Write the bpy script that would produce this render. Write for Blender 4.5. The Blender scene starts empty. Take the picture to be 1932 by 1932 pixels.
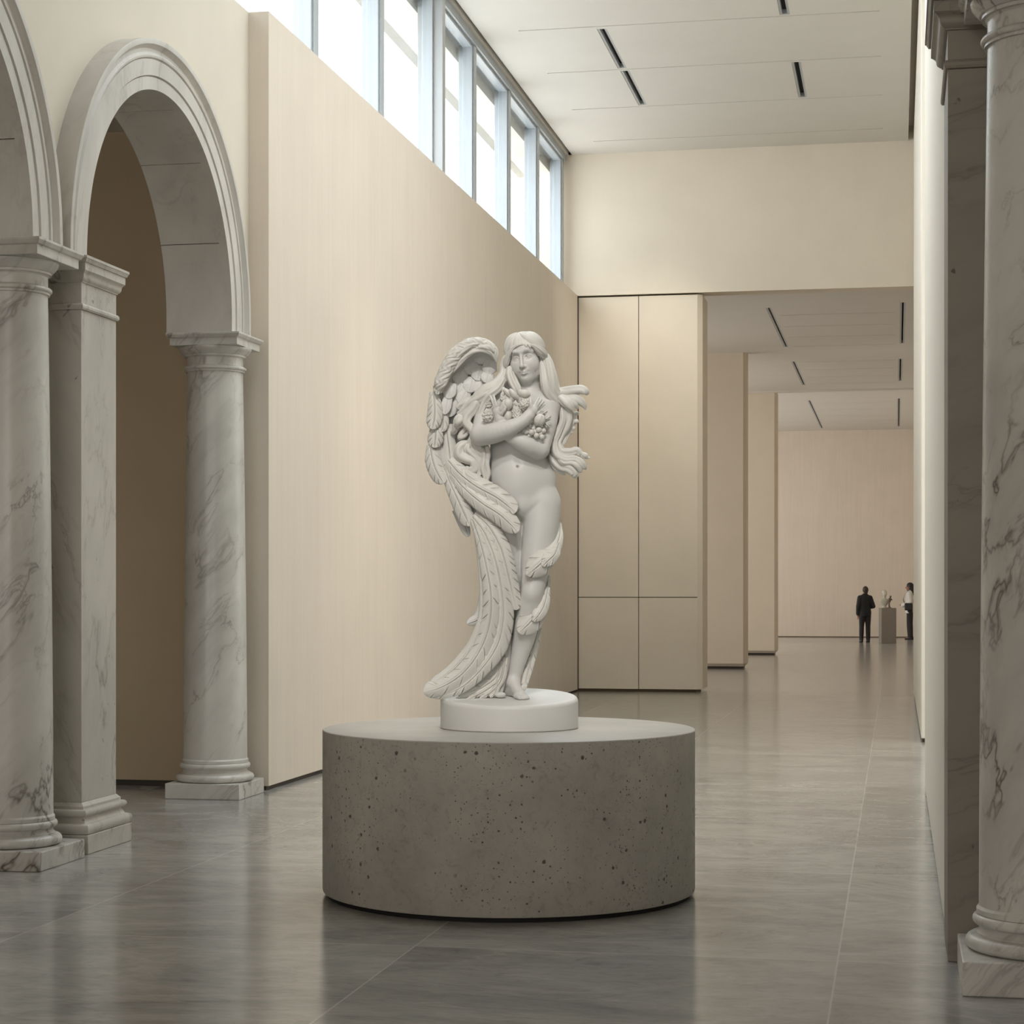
import bpy, bmesh, math, random
import numpy as np
from mathutils import Vector, Matrix
random.seed(7)
PI = math.pi
SC = bpy.context.scene
COL = SC.collection

# ------------------------------------------------------------------ helpers
def lin(c):
    return c / 12.92 if c <= 0.04045 else ((c + 0.055) / 1.055) ** 2.4

def rgb(r, g, b):
    return (lin(r / 255), lin(g / 255), lin(b / 255), 1.0)

class MB:
    """collects vertices and faces, then links them as ONE mesh object"""
    def __init__(self):
        self.v = []; self.f = []
    def add(self, vs, fs):
        o = len(self.v)
        self.v += [tuple(p) for p in vs]
        self.f += [tuple(i + o for i in f) for f in fs]
        return self
    def box(self, x0, x1, y0, y1, z0, z1):
        vs = [(x0, y0, z0), (x1, y0, z0), (x1, y1, z0), (x0, y1, z0), (x0, y0, z1), (x1, y0, z1), (x1, y1, z1), (x0, y1, z1)]
        return self.add(vs, [(0, 3, 2, 1), (4, 5, 6, 7), (0, 1, 5, 4), (1, 2, 6, 5), (2, 3, 7, 6), (3, 0, 4, 7)])
    def lathe(self, prof, n=64, cx=0, cy=0, cap=True):
        """prof: (r, z) bottom to top"""
        o = []; m = len(prof)
        for r, z in prof:
            for k in range(n):
                a = 2 * PI * k / n
                o.append((cx + r * math.cos(a), cy + r * math.sin(a), z))
        fs = []
        for i in range(m - 1):
            for k in range(n):
                k2 = (k + 1) % n
                fs.append((i * n + k, i * n + k2, (i + 1) * n + k2, (i + 1) * n + k))
        if cap:
            fs.append(tuple(reversed(range(n)))); fs.append(tuple((m - 1) * n + k for k in range(n)))
        return self.add(o, fs)
    def square(self, prof, hx=None, cx=0, cy=0):
        """prof: (half width, z) swept round a square with mitred corners"""
        o = []; m = len(prof)
        for r, z in prof:
            o += [(cx - r, cy - r, z), (cx + r, cy - r, z), (cx + r, cy + r, z), (cx - r, cy + r, z)]
        fs = []
        for i in range(m - 1):
            for k in range(4):
                k2 = (k + 1) % 4
                fs.append((i * 4 + k, i * 4 + k2, (i + 1) * 4 + k2, (i + 1) * 4 + k))
        fs.append((3, 2, 1, 0)); fs.append(tuple((m - 1) * 4 + k for k in range(4)))
        return self.add(o, fs)
    def build(self, name, mat=None, parent=None, smooth=None, bevel=0, seg=2):
        me = bpy.data.meshes.new(name)
        me.from_pydata(self.v, [], self.f); me.validate(); me.update()
        o = bpy.data.objects.new(name, me); COL.objects.link(o)
        if mat: me.materials.append(mat)
        if parent is not None: o.parent = parent
        if bevel:
            b = o.modifiers.new('bevel', 'BEVEL'); b.width = bevel; b.segments = seg; b.limit_method = 'ANGLE'; b.angle_limit = 0.6
        if smooth is not None:
            me.shade_smooth()
            me.set_sharp_from_angle(angle=smooth)
        return o

def empty(name, loc=(0, 0, 0), rz=0):
    o = bpy.data.objects.new(name, None); COL.objects.link(o)
    o.location = loc; o.rotation_euler = (0, 0, rz); o.empty_display_size = 0.1
    return o

def tag(o, label, cat, group=None, kind='thing'):
    o['label'] = label; o['category'] = cat; o['kind'] = kind
    if group: o['group'] = group
    return o

def struct(o, label=None):
    o['kind'] = 'structure'
    if label: o['label'] = label
    return o

# ------------------------------------------------------------------ materials
class NT:
    def __init__(self, name):
        self.m = bpy.data.materials.new(name); self.m.use_nodes = True
        self.t = self.m.node_tree; self.t.nodes.clear()
        self.out = self.n('ShaderNodeOutputMaterial'); self.b = self.n('ShaderNodeBsdfPrincipled')
        self.l(self.b, 'BSDF', self.out, 'Surface')
    def n(self, typ, **kw):
        x = self.t.nodes.new(typ)
        for k, v in kw.items(): setattr(x, k, v)
        return x
    def l(self, a, ao, b, bi): self.t.links.new(a.outputs[ao], b.inputs[bi])
    def coord(self, scale=(1, 1, 1), rot=(0, 0, 0), src='Object'):
        c = self.n('ShaderNodeTexCoord'); m = self.n('ShaderNodeMapping')
        m.inputs['Scale'].default_value = scale; m.inputs['Rotation'].default_value = rot
        self.l(c, src, m, 'Vector'); return m
    def noise(self, vec, scale, detail=4, rough=0.55, dist=0.0):
        x = self.n('ShaderNodeTexNoise'); x.inputs['Scale'].default_value = scale; x.inputs['Detail'].default_value = detail
        x.inputs['Roughness'].default_value = rough; x.inputs['Distortion'].default_value = dist
        self.l(vec, 0, x, 'Vector'); return x
    def ramp(self, src, so, stops):
        r = self.n('ShaderNodeValToRGB'); e = r.color_ramp.elements
        while len(e) > 1: e.remove(e[-1])
        e[0].position, e[0].color = stops[0]
        for p, c in stops[1:]:
            x = e.new(p); x.color = c
        self.l(src, so, r, 'Fac'); return r
    def math(self, op, a, b=None, ao=0, bo=0):
        m = self.n('ShaderNodeMath', operation=op)
        for i, (q, qo) in enumerate(((a, ao), (b, bo))):
            if q is None: continue
            if isinstance(q, (int, float)): m.inputs[i].default_value = q
            else: self.t.links.new(q.outputs[qo], m.inputs[i])
        return m
    def mix(self, fac, a, b, blend='MIX'):
        m = self.n('ShaderNodeMix', data_type='RGBA', blend_type=blend)
        for idx, q in ((0, fac), (6, a), (7, b)):
            if isinstance(q, (int, float)): m.inputs[idx].default_value = q
            elif isinstance(q, tuple): m.inputs[idx].default_value = q
            else: self.t.links.new(q.outputs[2 if q.bl_idname == 'ShaderNodeMix' else 0], m.inputs[idx])
        return m
    def color(self, q):
        self.t.links.new(q.outputs[2 if q.bl_idname == 'ShaderNodeMix' else 0], self.b.inputs['Base Color'])
    def bump(self, q, strength=0.2, dist=0.01, qo=0):
        b = self.n('ShaderNodeBump'); b.inputs['Strength'].default_value = strength; b.inputs['Distance'].default_value = dist
        self.t.links.new(q.outputs[qo], b.inputs['Height']); self.l(b, 'Normal', self.b, 'Normal')
    def set(self, **kw):
        for k, v in kw.items(): self.b.inputs[k.replace('_', ' ')].default_value = v
        return self

def sc(c, k): return (c[0] * k, c[1] * k, c[2] * k, 1)
K0, K1 = (0, 0, 0, 1), (1, 1, 1, 1)

def plain(name, col, rough=0.5, metal=0.0):
    t = NT(name); t.set(Base_Color=col, Roughness=rough, Metallic=metal); return t.m

def plaster(name, col, amp=0.05, streak=True):
    t = NT(name); m = t.coord((1, 1, 1))
    n1 = t.noise(m, 1.3, 5, 0.6)
    m2 = t.coord((9, 9, 0.35)); n2 = t.noise(m2, 1.6, 4, 0.6)
    mx = t.mix(0.5 if streak else 0.15, n1, n2)
    r = t.ramp(mx, 2, [(0.3, sc(col, 1 - amp)), (0.7, sc(col, 1 + amp))]); t.color(r)
    n3 = t.noise(m, 60, 3, 0.6); t.bump(n3, 0.06, 0.004)
    t.set(Roughness=0.75); t.b.inputs['Specular IOR Level'].default_value = 0.25
    return t.m

def marble(name, base, vein, scale=1.0, lean=0.5, amount=0.8, rough=0.35, pits=0.0, soft=0.0):
    """pale stone with thin dark veins that lean from the vertical"""
    t = NT(name)
    m0 = t.coord((scale, scale, scale), (0.15, -lean, 0.0))
    oi = t.n('ShaderNodeObjectInfo'); m = t.n('ShaderNodeVectorMath', operation='MULTIPLY_ADD')   # each piece is cut from its own block
    t.l(oi, 'Location', m, 0); m.inputs[1].default_value = (0.83, 1.37, 0.0); t.l(m0, 0, m, 2)
    w = t.noise(m, 1.3, 4, 0.55)
    s = t.n('ShaderNodeVectorMath', operation='MULTIPLY_ADD')
    t.l(w, 'Color', s, 0); s.inputs[1].default_value = (0.26, 0.26, 0.26); t.l(m, 0, s, 2)
    st = t.n('ShaderNodeMapping'); st.inputs['Scale'].default_value = (2.3, 2.3, 0.26); t.l(s, 0, st, 'Vector')
    f = None
    for sc_, off, amp in ((1.0, 0.0, 1.0), (2.3, 7.3, 0.55)):
        o = t.n('ShaderNodeMapping'); o.inputs['Location'].default_value = (off, off, off); t.l(st, 0, o, 'Vector')
        n1 = t.noise(o, sc_, 5, 0.6, 0.25)
        a = t.math('ABSOLUTE', t.math('SUBTRACT', n1, 0.5))
        v = t.ramp(a, 0, [(0.0, K1), (0.008, (0.6,) * 3 + (1,)), (0.022, (0.16,) * 3 + (1,)), (0.09, K0)])
        g = t.noise(o, 0.8 * sc_, 3, 0.5); gr = t.ramp(g, 0, [(0.46, K0), (0.64, K1)])
        vv = t.math('MULTIPLY', t.math('MULTIPLY', v, gr), amp)
        f = vv if f is None else t.math('MAXIMUM', f, vv)
    cloud = t.noise(st, 1.0, 5, 0.6); cr = t.ramp(cloud, 0, [(0.3, sc(base, 0.84 - soft)), (0.6, sc(base, 1.03))])
    c = t.mix(t.math('MULTIPLY', f, amount), cr, vein)
    if pits:
        p = t.noise(m, 11, 2, 0.5, 0.5); pr = t.ramp(p, 0, [(0.72, K0), (0.75, K1)])
        c = t.mix(t.math('MULTIPLY', pr, pits), c, vein)
    t.color(c); t.set(Roughness=rough)
    fine = t.noise(m, 40, 3, 0.6); t.bump(fine, 0.03, 0.003)
    return t.m

def floor_stone():
    t = NT('polished_grey_stone'); m = t.coord()
    # tile grid: joints every 1.87 m across, 2.65 m along
    sep = t.n('ShaderNodeSeparateXYZ'); t.l(m, 0, sep, 0)
    fac = []
    ids = []
    for ax, off, size in ((0, 0.25, 1.87), (1, -8.55, 2.65)):
        q = t.math('DIVIDE', t.math('ADD', sep, off, ao=ax), size)
        ids.append(t.math('FLOOR', q))
        fr = t.math('FRACT', q); e = t.math('MINIMUM', fr, t.math('SUBTRACT', 1.0, fr))
        fac.append(t.math('LESS_THAN', e, 0.0042 / size))
    joint = t.math('MAXIMUM', fac[0], fac[1])
    cb = t.n('ShaderNodeCombineXYZ'); t.l(ids[0], 0, cb, 0); t.l(ids[1], 0, cb, 1)
    wn = t.n('ShaderNodeTexWhiteNoise'); t.l(cb, 0, wn, 'Vector')
    sh = t.n('ShaderNodeVectorMath', operation='MULTIPLY_ADD'); t.l(wn, 'Color', sh, 0); sh.inputs[1].default_value = (9, 9, 9); t.l(m, 0, sh, 2)
    mp = t.n('ShaderNodeMapping'); mp.inputs['Scale'].default_value = (0.75, 1.45, 1); mp.inputs['Rotation'].default_value = (0, 0, 0.12); t.l(sh, 0, mp, 'Vector')
    n1 = t.noise(mp, 1.2, 9, 0.66, 0.9)
    a = t.math('ABSOLUTE', t.math('SUBTRACT', n1, 0.5))
    c0 = t.ramp(n1, 0, [(0.32, rgb(130, 129, 126)), (0.5, rgb(158, 156, 151)), (0.68, rgb(180, 177, 170))])
    fine = t.noise(mp, 7, 8, 0.74, 1.4)
    fr = t.ramp(fine, 0, [(0.3, (0.62,) * 3 + (1,)), (0.5, (0.97,) * 3 + (1,)), (0.7, (1.14,) * 3 + (1,))])
    c1 = t.mix(0.75, c0, fr, 'MULTIPLY')
    n2 = t.noise(mp, 0.42, 7, 0.62, 1.2)
    a2 = t.math('ABSOLUTE', t.math('SUBTRACT', n2, 0.5))
    lv = t.ramp(a2, 0, [(0.0, (0.62,) * 3 + (1,)), (0.0035, (0.30,) * 3 + (1,)), (0.02, (0.08,) * 3 + (1,)), (0.05, K0)])
    c2 = t.mix(lv, c1, rgb(178, 174, 165))
    tone = t.ramp(wn, 0, [(0, (0.93,) * 3 + (1,)), (1, (1.06,) * 3 + (1,))])
    c3 = t.mix(1.0, c2, tone, 'MULTIPLY')
    c4 = t.mix(t.math('MULTIPLY', joint, 0.5), c3, rgb(205, 202, 194))
    t.color(c4)
    rr = t.ramp(fine, 0, [(0.3, (0.20,) * 3 + (1,)), (0.7, (0.13,) * 3 + (1,))])
    t.l(rr, 0, t.b, 'Roughness')
    mb = t.n('ShaderNodeMapping'); mb.inputs['Scale'].default_value = (0.5, 2.2, 1); t.l(m, 0, mb, 'Vector')
    bn = t.noise(mb, 1.6, 3, 0.5); t.bump(bn, 0.06, 0.012)
    t.b.inputs['Specular IOR Level'].default_value = 0.85
    return t.m

def concrete():
    t = NT('pitted_concrete'); m = t.coord()
    n = t.noise(m, 2.2, 6, 0.65); f = t.noise(m, 22, 5, 0.7, 0.8)
    c = t.ramp(n, 0, [(0.3, rgb(160, 156, 147)), (0.7, rgb(184, 179, 168))])
    fr = t.ramp(f, 0, [(0.28, (0.72,) * 3 + (1,)), (0.45, K1), (0.75, (1.07,) * 3 + (1,))])
    c = t.mix(0.8, c, fr, 'MULTIPLY')
    pits = None
    for s, th, gs in ((19, 0.20, 1.9), (38, 0.22, 2.6), (11, 0.13, 1.3), (70, 0.25, 2.2)):
        v = t.n('ShaderNodeTexVoronoi'); v.inputs['Scale'].default_value = s
        dm = t.n('ShaderNodeVectorMath', operation='MULTIPLY_ADD'); t.l(f, 'Color', dm, 0); dm.inputs[1].default_value = (0.02,) * 3; t.l(m, 0, dm, 2)
        t.l(dm, 0, v, 'Vector')
        hit = t.ramp(v, 'Distance', [(th * 0.7, K1), (th, K0)])
        g = t.noise(m, gs, 2, 0.5); gg = t.ramp(g, 0, [(0.45, K0), (0.55, K1)])
        wn = t.n('ShaderNodeSeparateColor'); t.l(v, 'Color', wn, 0)
        pick = t.math('GREATER_THAN', wn, 0.76)
        h = t.math('MULTIPLY', t.math('MULTIPLY', hit, gg), pick)
        pits = h if pits is None else t.math('MAXIMUM', pits, h)
    sq = t.noise(m, 11, 3, 0.55, 2.2); sa_ = t.math('ABSOLUTE', t.math('SUBTRACT', sq, 0.5)); sr = t.ramp(sa_, 0, [(0.0, K1), (0.012, K0)])
    gq = t.noise(m, 5, 2, 0.5); gr_ = t.ramp(gq, 0, [(0.48, K0), (0.6, K1)])
    c = t.mix(t.math('MULTIPLY', t.math('MULTIPLY', sr, gr_), 0.40), c, rgb(96, 80, 66))
    c = t.mix(t.math('MULTIPLY', pits, 0.8), c, rgb(56, 46, 38)); t.color(c)
    inv = t.math('SUBTRACT', f, pits); t.bump(inv, 0.35, 0.006)
    t.set(Roughness=0.82); return t.m

M = {}
M['wall'] = plaster('warm_plaster', rgb(221, 209, 193))
M['wall_arch'] = plaster('warm_plaster_arcade', rgb(220, 211, 195), 0.03, False)
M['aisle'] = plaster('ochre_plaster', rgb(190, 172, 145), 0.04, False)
M['panel'] = plaster('pale_panel', rgb(219, 207, 188), 0.03, False)
M['right'] = plaster('pale_plaster', rgb(235, 228, 215), 0.02)
M['ceil'] = plaster('white_ceiling', rgb(214, 208, 198), 0.02, False)
M['dark'] = plain('dark_reveal', rgb(58, 50, 40), 0.6)
M['brown'] = plain('brown_base', rgb(120, 106, 88), 0.6)
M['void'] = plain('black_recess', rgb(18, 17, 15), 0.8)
M['floor'] = floor_stone()
M['column'] = marble('veined_marble', rgb(207, 204, 196), rgb(86, 76, 64), 0.9, 0.7, 1.0, 0.32, soft=0.08)
M['arch'] = marble('grey_stone', rgb(204, 199, 190), rgb(140, 132, 122), 0.8, 0.3, 0.4, 0.5)
M['pilaster'] = marble('flecked_stone', rgb(196, 191, 181), rgb(92, 82, 70), 0.9, -0.45, 0.7, 0.45, 0.6)
M['shade_toned_stone'] = marble('shade_toned_pitted_stone', rgb(140, 132, 119), rgb(66, 57, 47), 1.0, 1.3, 0.6, 0.55, 0.8)  # pitted stone, with the shade on the pilaster front put into its base colour
M['seam'] = plain('brown_seam', rgb(112, 94, 72), 0.7)
M['metal'] = plain('grey_metal', rgb(176, 178, 178), 0.4, 0.2)
M['mullion'] = plain('white_metal', rgb(178, 184, 188), 0.35, 0.1)
M['concrete'] = concrete()
def honed():
    t = NT('honed_concrete_top'); m = t.coord((1, 1, 1)); n = t.noise(m, 3, 6, 0.6)
    t.color(t.ramp(n, 0, [(0.3, rgb(172, 169, 162)), (0.7, rgb(188, 185, 178))])); t.set(Roughness=0.34)
    return t.m
M['honed'] = honed()

def glass():
    t = NT('window_glass'); t.t.nodes.remove(t.b)
    tr = t.n('ShaderNodeBsdfTransparent'); gl = t.n('ShaderNodeBsdfGlossy'); gl.inputs['Roughness'].default_value = 0.02
    tr.inputs['Color'].default_value = (0.95, 0.975, 0.985, 1)
    lw = t.n('ShaderNodeLayerWeight'); f = t.math('ADD', t.math('MULTIPLY', t.math('POWER', lw, 5.0, ao=1), 0.35), 0.03)
    mx = t.n('ShaderNodeMixShader'); t.l(f, 0, mx, 0); t.l(tr, 0, mx, 1); t.l(gl, 0, mx, 2); t.l(mx, 0, t.out, 'Surface')
    return t.m
M['glass'] = glass()

# ------------------------------------------------------------------ camera
YAW = math.atan((1692 - 966) / 3700)
cam = bpy.data.cameras.new('camera'); cam.sensor_width = 36; cam.lens = 36 * 3700 / 1932
cam.shift_y = 146 / 1932; cam.clip_start = 0.05; cam.clip_end = 300
co = bpy.data.objects.new('camera', cam); COL.objects.link(co)
co.location = (0, 0, 1.6); co.rotation_euler = (PI / 2, 0, YAW)
SC.camera = co

# ------------------------------------------------------------------ the setting
Y0 = -5.0          # wall behind the camera
def slab_holes(name, x0, x1, y0, y1, z, holes, depth, mat):
    """ceiling slab seen from below with real recessed slots"""
    xs = sorted({x0, x1} | {h[0] for h in holes} | {h[1] for h in holes})
    ys = sorted({y0, y1} | {h[2] for h in holes} | {h[3] for h in holes})
    mb = MB()
    def inh(a, b):
        return any(h[0] < a < h[1] and h[2] < b < h[3] for h in holes)
    for i in range(len(xs) - 1):
        for j in range(len(ys) - 1):
            a, b, c, d = xs[i], xs[i + 1], ys[j], ys[j + 1]
            if not inh((a + b) / 2, (c + d) / 2):
                mb.add([(a, c, z), (a, d, z), (b, d, z), (b, c, z)], [(0, 1, 2, 3)])
    for a, b, c, d in holes:
        t = z + depth
        mb.add([(a, c, z), (b, c, z), (b, d, z), (a, d, z), (a, c, t), (b, c, t), (b, d, t), (a, d, t)],
               [(0, 1, 5, 4), (1, 2, 6, 5), (2, 3, 7, 6), (3, 0, 4, 7), (4, 5, 6, 7)])
    e = z + 0.3
    mb.add([(x0, y0, e), (x1, y0, e), (x1, y1, e), (x0, y1, e), (x0, y0, z), (x1, y0, z), (x1, y1, z), (x0, y1, z)],
           [(0, 1, 2, 3), (0, 4, 5, 1), (1, 5, 6, 2), (2, 6, 7, 3), (3, 7, 4, 0)])
    return struct(mb.build(name, mat))

struct(MB().box(-9, 5, Y0, 67, -0.3, 0).build('floor', M['floor']), 'polished grey stone floor in large tiles')

# left: tall plain wall, arcade wall, side aisle
mb = MB().box(-5.45, -4.9, 14.93, 30.3, 0.035, 6.2)
struct(mb.build('wall_left', M['wall'], bevel=0.004), 'tall plain beige wall below the clerestory')
struct(MB().box(-5.44, -4.925, 14.945, 30.3, 0, 0.035).build('baseboard_left', M['dark']))

def arcade_wall():
    """wall above the springing with two round openings, extruded in X"""
    zt, zs = 6.2, 3.56
    y0, y1 = Y0, 14.93
    arcs = [(9.36, 1.52), (12.86, 1.52)]      # the stone arches line these holes
    pts = [(y0, zt), (y0, 0.0), (7.72, 0.0), (7.72, zs)]
    pts = [(y0, zt), (y0, 0)] + [(arcs[0][0] - arcs[0][1], 0)]
    for cy, r in arcs:
        pts.append((cy - r, 3.66))
        for k in range(1, 40): pts.append((cy - r * math.cos(PI * k / 40), 3.66 + r * math.sin(PI * k / 40)))
        pts.append((cy + r, 3.66)); pts.append((cy + r, zs))
        if cy == arcs[0][0]: pts.append((arcs[1][0] - r, zs))
    pts += [(y1, zs), (y1, zt)]
    n = len(pts)
    me = bmesh.new()
    A = [me.verts.new((-5.07, p[0], p[1])) for p in pts]; B = [me.verts.new((-5.45, p[0], p[1])) for p in pts]
    me.faces.new(A); me.faces.new(list(reversed(B)))
    for i in range(n):
        j = (i + 1) % n; me.faces.new((A[i], B[i], B[j], A[j]))
    bmesh.ops.recalc_face_normals(me, faces=me.faces)
    bmesh.ops.triangulate(me, faces=[f for f in me.faces if len(f.verts) > 4])
    m = bpy.data.meshes.new('wall_arcade'); me.to_mesh(m); m.materials.append(M['wall_arch'])
    o = bpy.data.objects.new('wall_arcade', m); COL.objects.link(o)
    return struct(o, 'cream wall over the stone arches')
arcade_wall()
# side aisle behind the arches
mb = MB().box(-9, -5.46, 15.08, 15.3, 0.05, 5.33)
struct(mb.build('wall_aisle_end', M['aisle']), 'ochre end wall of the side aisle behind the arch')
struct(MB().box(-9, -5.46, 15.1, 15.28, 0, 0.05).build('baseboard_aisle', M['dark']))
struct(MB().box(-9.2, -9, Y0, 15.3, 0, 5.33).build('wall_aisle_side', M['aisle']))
struct(MB().box(-9.2, -5.45, Y0, 15.3, 5.33, 5.5).build('ceiling_aisle', M['ceil']))

# clerestory
struct(MB().box(-5.34, -5.08, 9.0, 30.3, 8.3, 8.42).build('trim_1', M['mullion']), 'white head rail over the clerestory windows')
YS = [12.3, 14.6, 16.9, 19.2, 21.55, 23.65, 25.85, 28.0, 30.12]
struct(MB().box(-5.45, -5.05, Y0, YS[0] - 0.05, 6.2, 8.42).build('wall_clerestory', M['wall_arch']))
for i in range(len(YS) - 1):
    a, b = YS[i], YS[i + 1]
    w = MB()
    hw = 0.065
    w.box(-5.24, -5.12, a + hw, a + hw + 0.035, 6.2, 8.3); w.box(-5.24, -5.12, b - hw - 0.035, b - hw, 6.2, 8.3)
    w.box(-5.24, -5.12, a + hw + .035, b - hw - .035, 8.265, 8.3); w.box(-5.24, -5.12, a + hw + .035, b - hw - .035, 6.2, 6.23)
    wo = struct(w.build('window_%d' % (i + 1), M['mullion'], bevel=0.004), 'clerestory window frame above the beige wall')
    MB().box(-5.195, -5.185, a + hw + .03, b - hw - .03, 6.22, 8.27).build('pane', M['glass'], wo)
for i, y in enumerate(YS):
    wd = 0.0655
    struct(MB().box(-5.3, -5.1 + (0.09 if i == 4 else 0), y - wd, y + wd, 6.2, 8.3).build('trim_%d' % (i + 2), M['metal'] if i == 4 else M['mullion'], bevel=0.004), 'vertical window post')
struct(MB().box(-5.9, -5.34, 9.0, 30.6, 8.14, 8.42).build('trim_20', M['ceil']), 'roof edge outside the clerestory windows')

# ceiling of the hall with slots
H = []
for y in (21.45, 23.45, 25.45, 27.45, 29.45): H.append((-4.52, -0.2, y - 0.018, y + 0.018))
TR = [(-3.515, 23.56, 25.40), (-3.50, 25.52, 27.38), (-1.30, 21.52, 23.40), (-1.275, 25.52, 27.38)]
for x, a, b in TR: H.append((x - 0.06, x + 0.06, a, b))
H.append((-5.04, -4.99, 20.6, 30.3))
slab_holes('ceiling', -5.34, 0.17, 20.6, 30.3, 8.4, H, 0.12, M['ceil'])
# added glazed roof light, unseen, to brighten the near half of the hall
SKX0, SKX1, SKY0, SKY1 = -3.4, -0.3, 10.0, 20.4
struct(MB().box(-5.34, SKX0, Y0, 20.6, 8.4, 8.7).build('ceiling_near_left', M['ceil']))
struct(MB().box(SKX1, 0.17, Y0, 20.6, 8.4, 8.7).build('ceiling_near_right', M['ceil']))
struct(MB().box(SKX0, SKX1, Y0, SKY0, 8.4, 8.7).build('ceiling_near', M['ceil']))
sky = struct(MB().box(SKX0, SKX1, SKY1, 20.6, 8.4, 8.7).build('window_20', M['ceil']), 'added glazed roof light over the near half of the hall')
nb = 5
for i in range(nb):  # bars and panes of the added roof light
    a = SKY0 + (SKY1 - SKY0) * i / nb
    MB().box(SKX0, SKX1, a, a + 0.06, 8.42, 8.62).build('glazing_bar', M['mullion'], sky)
    MB().box(SKX0, SKX1, a + 0.06, SKY0 + (SKY1 - SKY0) * (i + 1) / nb, 8.52, 8.53).build('pane', M['glass'], sky)
struct(MB().box(0.17, 0.8, Y0, 30.3, 8.62, 8.7).build('ceiling_edge', M['wall']))

def track(name, x, a, b, z, w=0.06, dark=0.018):
    t = empty(name, (x, (a + b) / 2, z)); h = (b - a) / 2
    f = MB()
    f.box(-w, -w + 0.03, -h, h, 0.0, 0.06); f.box(w - 0.03, w, -h, h, 0.0, 0.06)
    f.box(-w + 0.03, w - 0.03, -h, -h + 0.02, 0, 0.06); f.box(-w + 0.03, w - 0.03, h - 0.02, h, 0, 0.06)
    f.build('frame', M['metal'], t)
    MB().box(-w + 0.03, w - 0.03, -h + 0.02, h - 0.02, 0.06, 0.075).build('inner_channel', M['void'], t)
    return t
labs = ['recessed ceiling track in the hall, left row, nearer the camera', 'recessed ceiling track in the hall, left row, nearer the back wall',
        'recessed ceiling track in the hall, right row, cut by the top edge', 'recessed ceiling track in the hall, right row, short one before the back wall']
for (x, a, b), lb in zip(TR, labs):
    tag(track('ceiling_track', x, a, b, 8.4 + 0.005), lb, 'light track', 'ceiling tracks of the hall')

# end wall over the opening
struct(MB().box(-5.34, 0.6, 30.3, 30.7, 6.19, 8.75).build('wall_back', M['panel']), 'cream wall over the opening to the far rooms')
# panelled pier
def pier(name, x0, x1, y0, y1, z1, mat, label):
    o = MB().box(x0, x1, y0, y1, 0.05, z1).build(name, mat, bevel=0.06, seg=1)
    MB().box(x0 + 0.02, x1 - 0.07, y0 + 0.08, y1 - 0.03, 0.0, 0.05).build('plinth', M['dark'], o)
    return struct(o, label)
p1 = struct(MB().box(-5.3, -3.05, 30.40, 31.15, 0.0, 6.18).build('wall_pier', M['seam']), 'panelled pier')
g = 0.006
for (a, b) in ((-4.89, -3.944 - g), (-3.944 + g, -3.03)):
    for (c, d) in ((0.05, 1.477 - g), (1.477 + g, 6.165)):
        o = MB().box(a, b, 30.34, 30.42, c, d).build('panel', M['panel'], p1)
o = MB().box(-3.03, -2.955, 30.40, 31.2, 0.05, 6.17).add([(-3.03, 30.34, .05), (-2.955, 30.40, .05), (-3.03, 30.40, .05), (-3.03, 30.34, 6.17), (-2.955, 30.40, 6.17), (-3.03, 30.40, 6.17)], [(0, 1, 4, 3), (0, 2, 1), (3, 4, 5)]).build('corner_panel', M['panel'], p1)
pier('wall_pier_middle', -6.0, -2.965, 39.5, 40.1, 6.45, M['panel'], 'second pale pier beyond the panelled one')
pier('wall_pier_far', -6.0, -2.86, 48.0, 48.6, 6.45, M['panel'], 'third pale pier, farthest')
# far rooms: ceilings, right wall, end wall
def bay(name, y0, y1, z, lines, trk, x0, tl):
    h = [(x0 + 0.06, -0.02, y - 0.014, y + 0.014) for y in lines]
    for x, a, b in trk: h.append((x - 0.045, x + 0.045, a, b))
    slab_holes(name, -9.2, 1.2, y0, y1, z, h, 0.1, M['ceil'])
    for (x, a, b), lb in zip(trk, tl):
        tag(track('ceiling_track', x, a, b, z + 0.005, 0.045), lb, 'light track', 'ceiling tracks of the far rooms')
bay('ceiling_room_near', 30.7, 39.5, 6.35, (34.25, 35.75, 37.25, 38.7), [(-2.125, 33.3, 38.75), (0.10, 33.1, 38.6)], -2.06,
    ['ceiling track at the left of the first far room', 'ceiling track at the right of the first far room'])
bay('ceiling_room_middle', 39.5, 48.0, 6.42, (42.0, 43.5, 45.0, 46.5), [(-2.147, 41.87, 46.7), (0.075, 41.8, 46.2)], -2.06,
    ['ceiling track at the left of the middle far room', 'ceiling track at the right of the middle far room'])
bay('ceiling_room_far', 48.0, 66.2, 6.90, (56.5, 58.5, 60.5, 62.5), [(-2.41, 55.6, 65.2), (0.06, 55.5, 65.0)], -2.3,
    ['ceiling track at the left of the farthest room', 'ceiling track at the right of the farthest room'])
struct(MB().box(-9.2, 1.2, 39.5, 39.7, 6.35, 6.42).build('trim_21', M['ceil']))
struct(MB().box(-9.2, 1.2, 47.9, 48.1, 6.38, 6.95).build('trim_22', M['ceil']))
struct(MB().box(-9, 1.4, 66.2, 66.5, 0.035, 7.2).build('wall_far', M['wall']), 'plain beige end wall of the farthest room')
struct(MB().box(-9, 1.4, 66.22, 66.48, 0, 0.035).build('baseboard_far', M['brown']))
struct(MB().box(1.2, 1.4, 30.7, 66.5, 0, 7.2).build('wall_right_far', M['wall']))
struct(MB().box(0.6, 1.4, 30.3, 30.7, 0, 8.75).build('wall_back_right', M['panel']))

struct(MB().box(-9.4, -9.2, 30.3, 66.5, 0, 7.2).build('wall_left_far', M['wall']))
struct(MB().box(-9.4, -5.3, 30.3, 30.6, 0, 7.2).build('wall_left_return', M['wall']))
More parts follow.
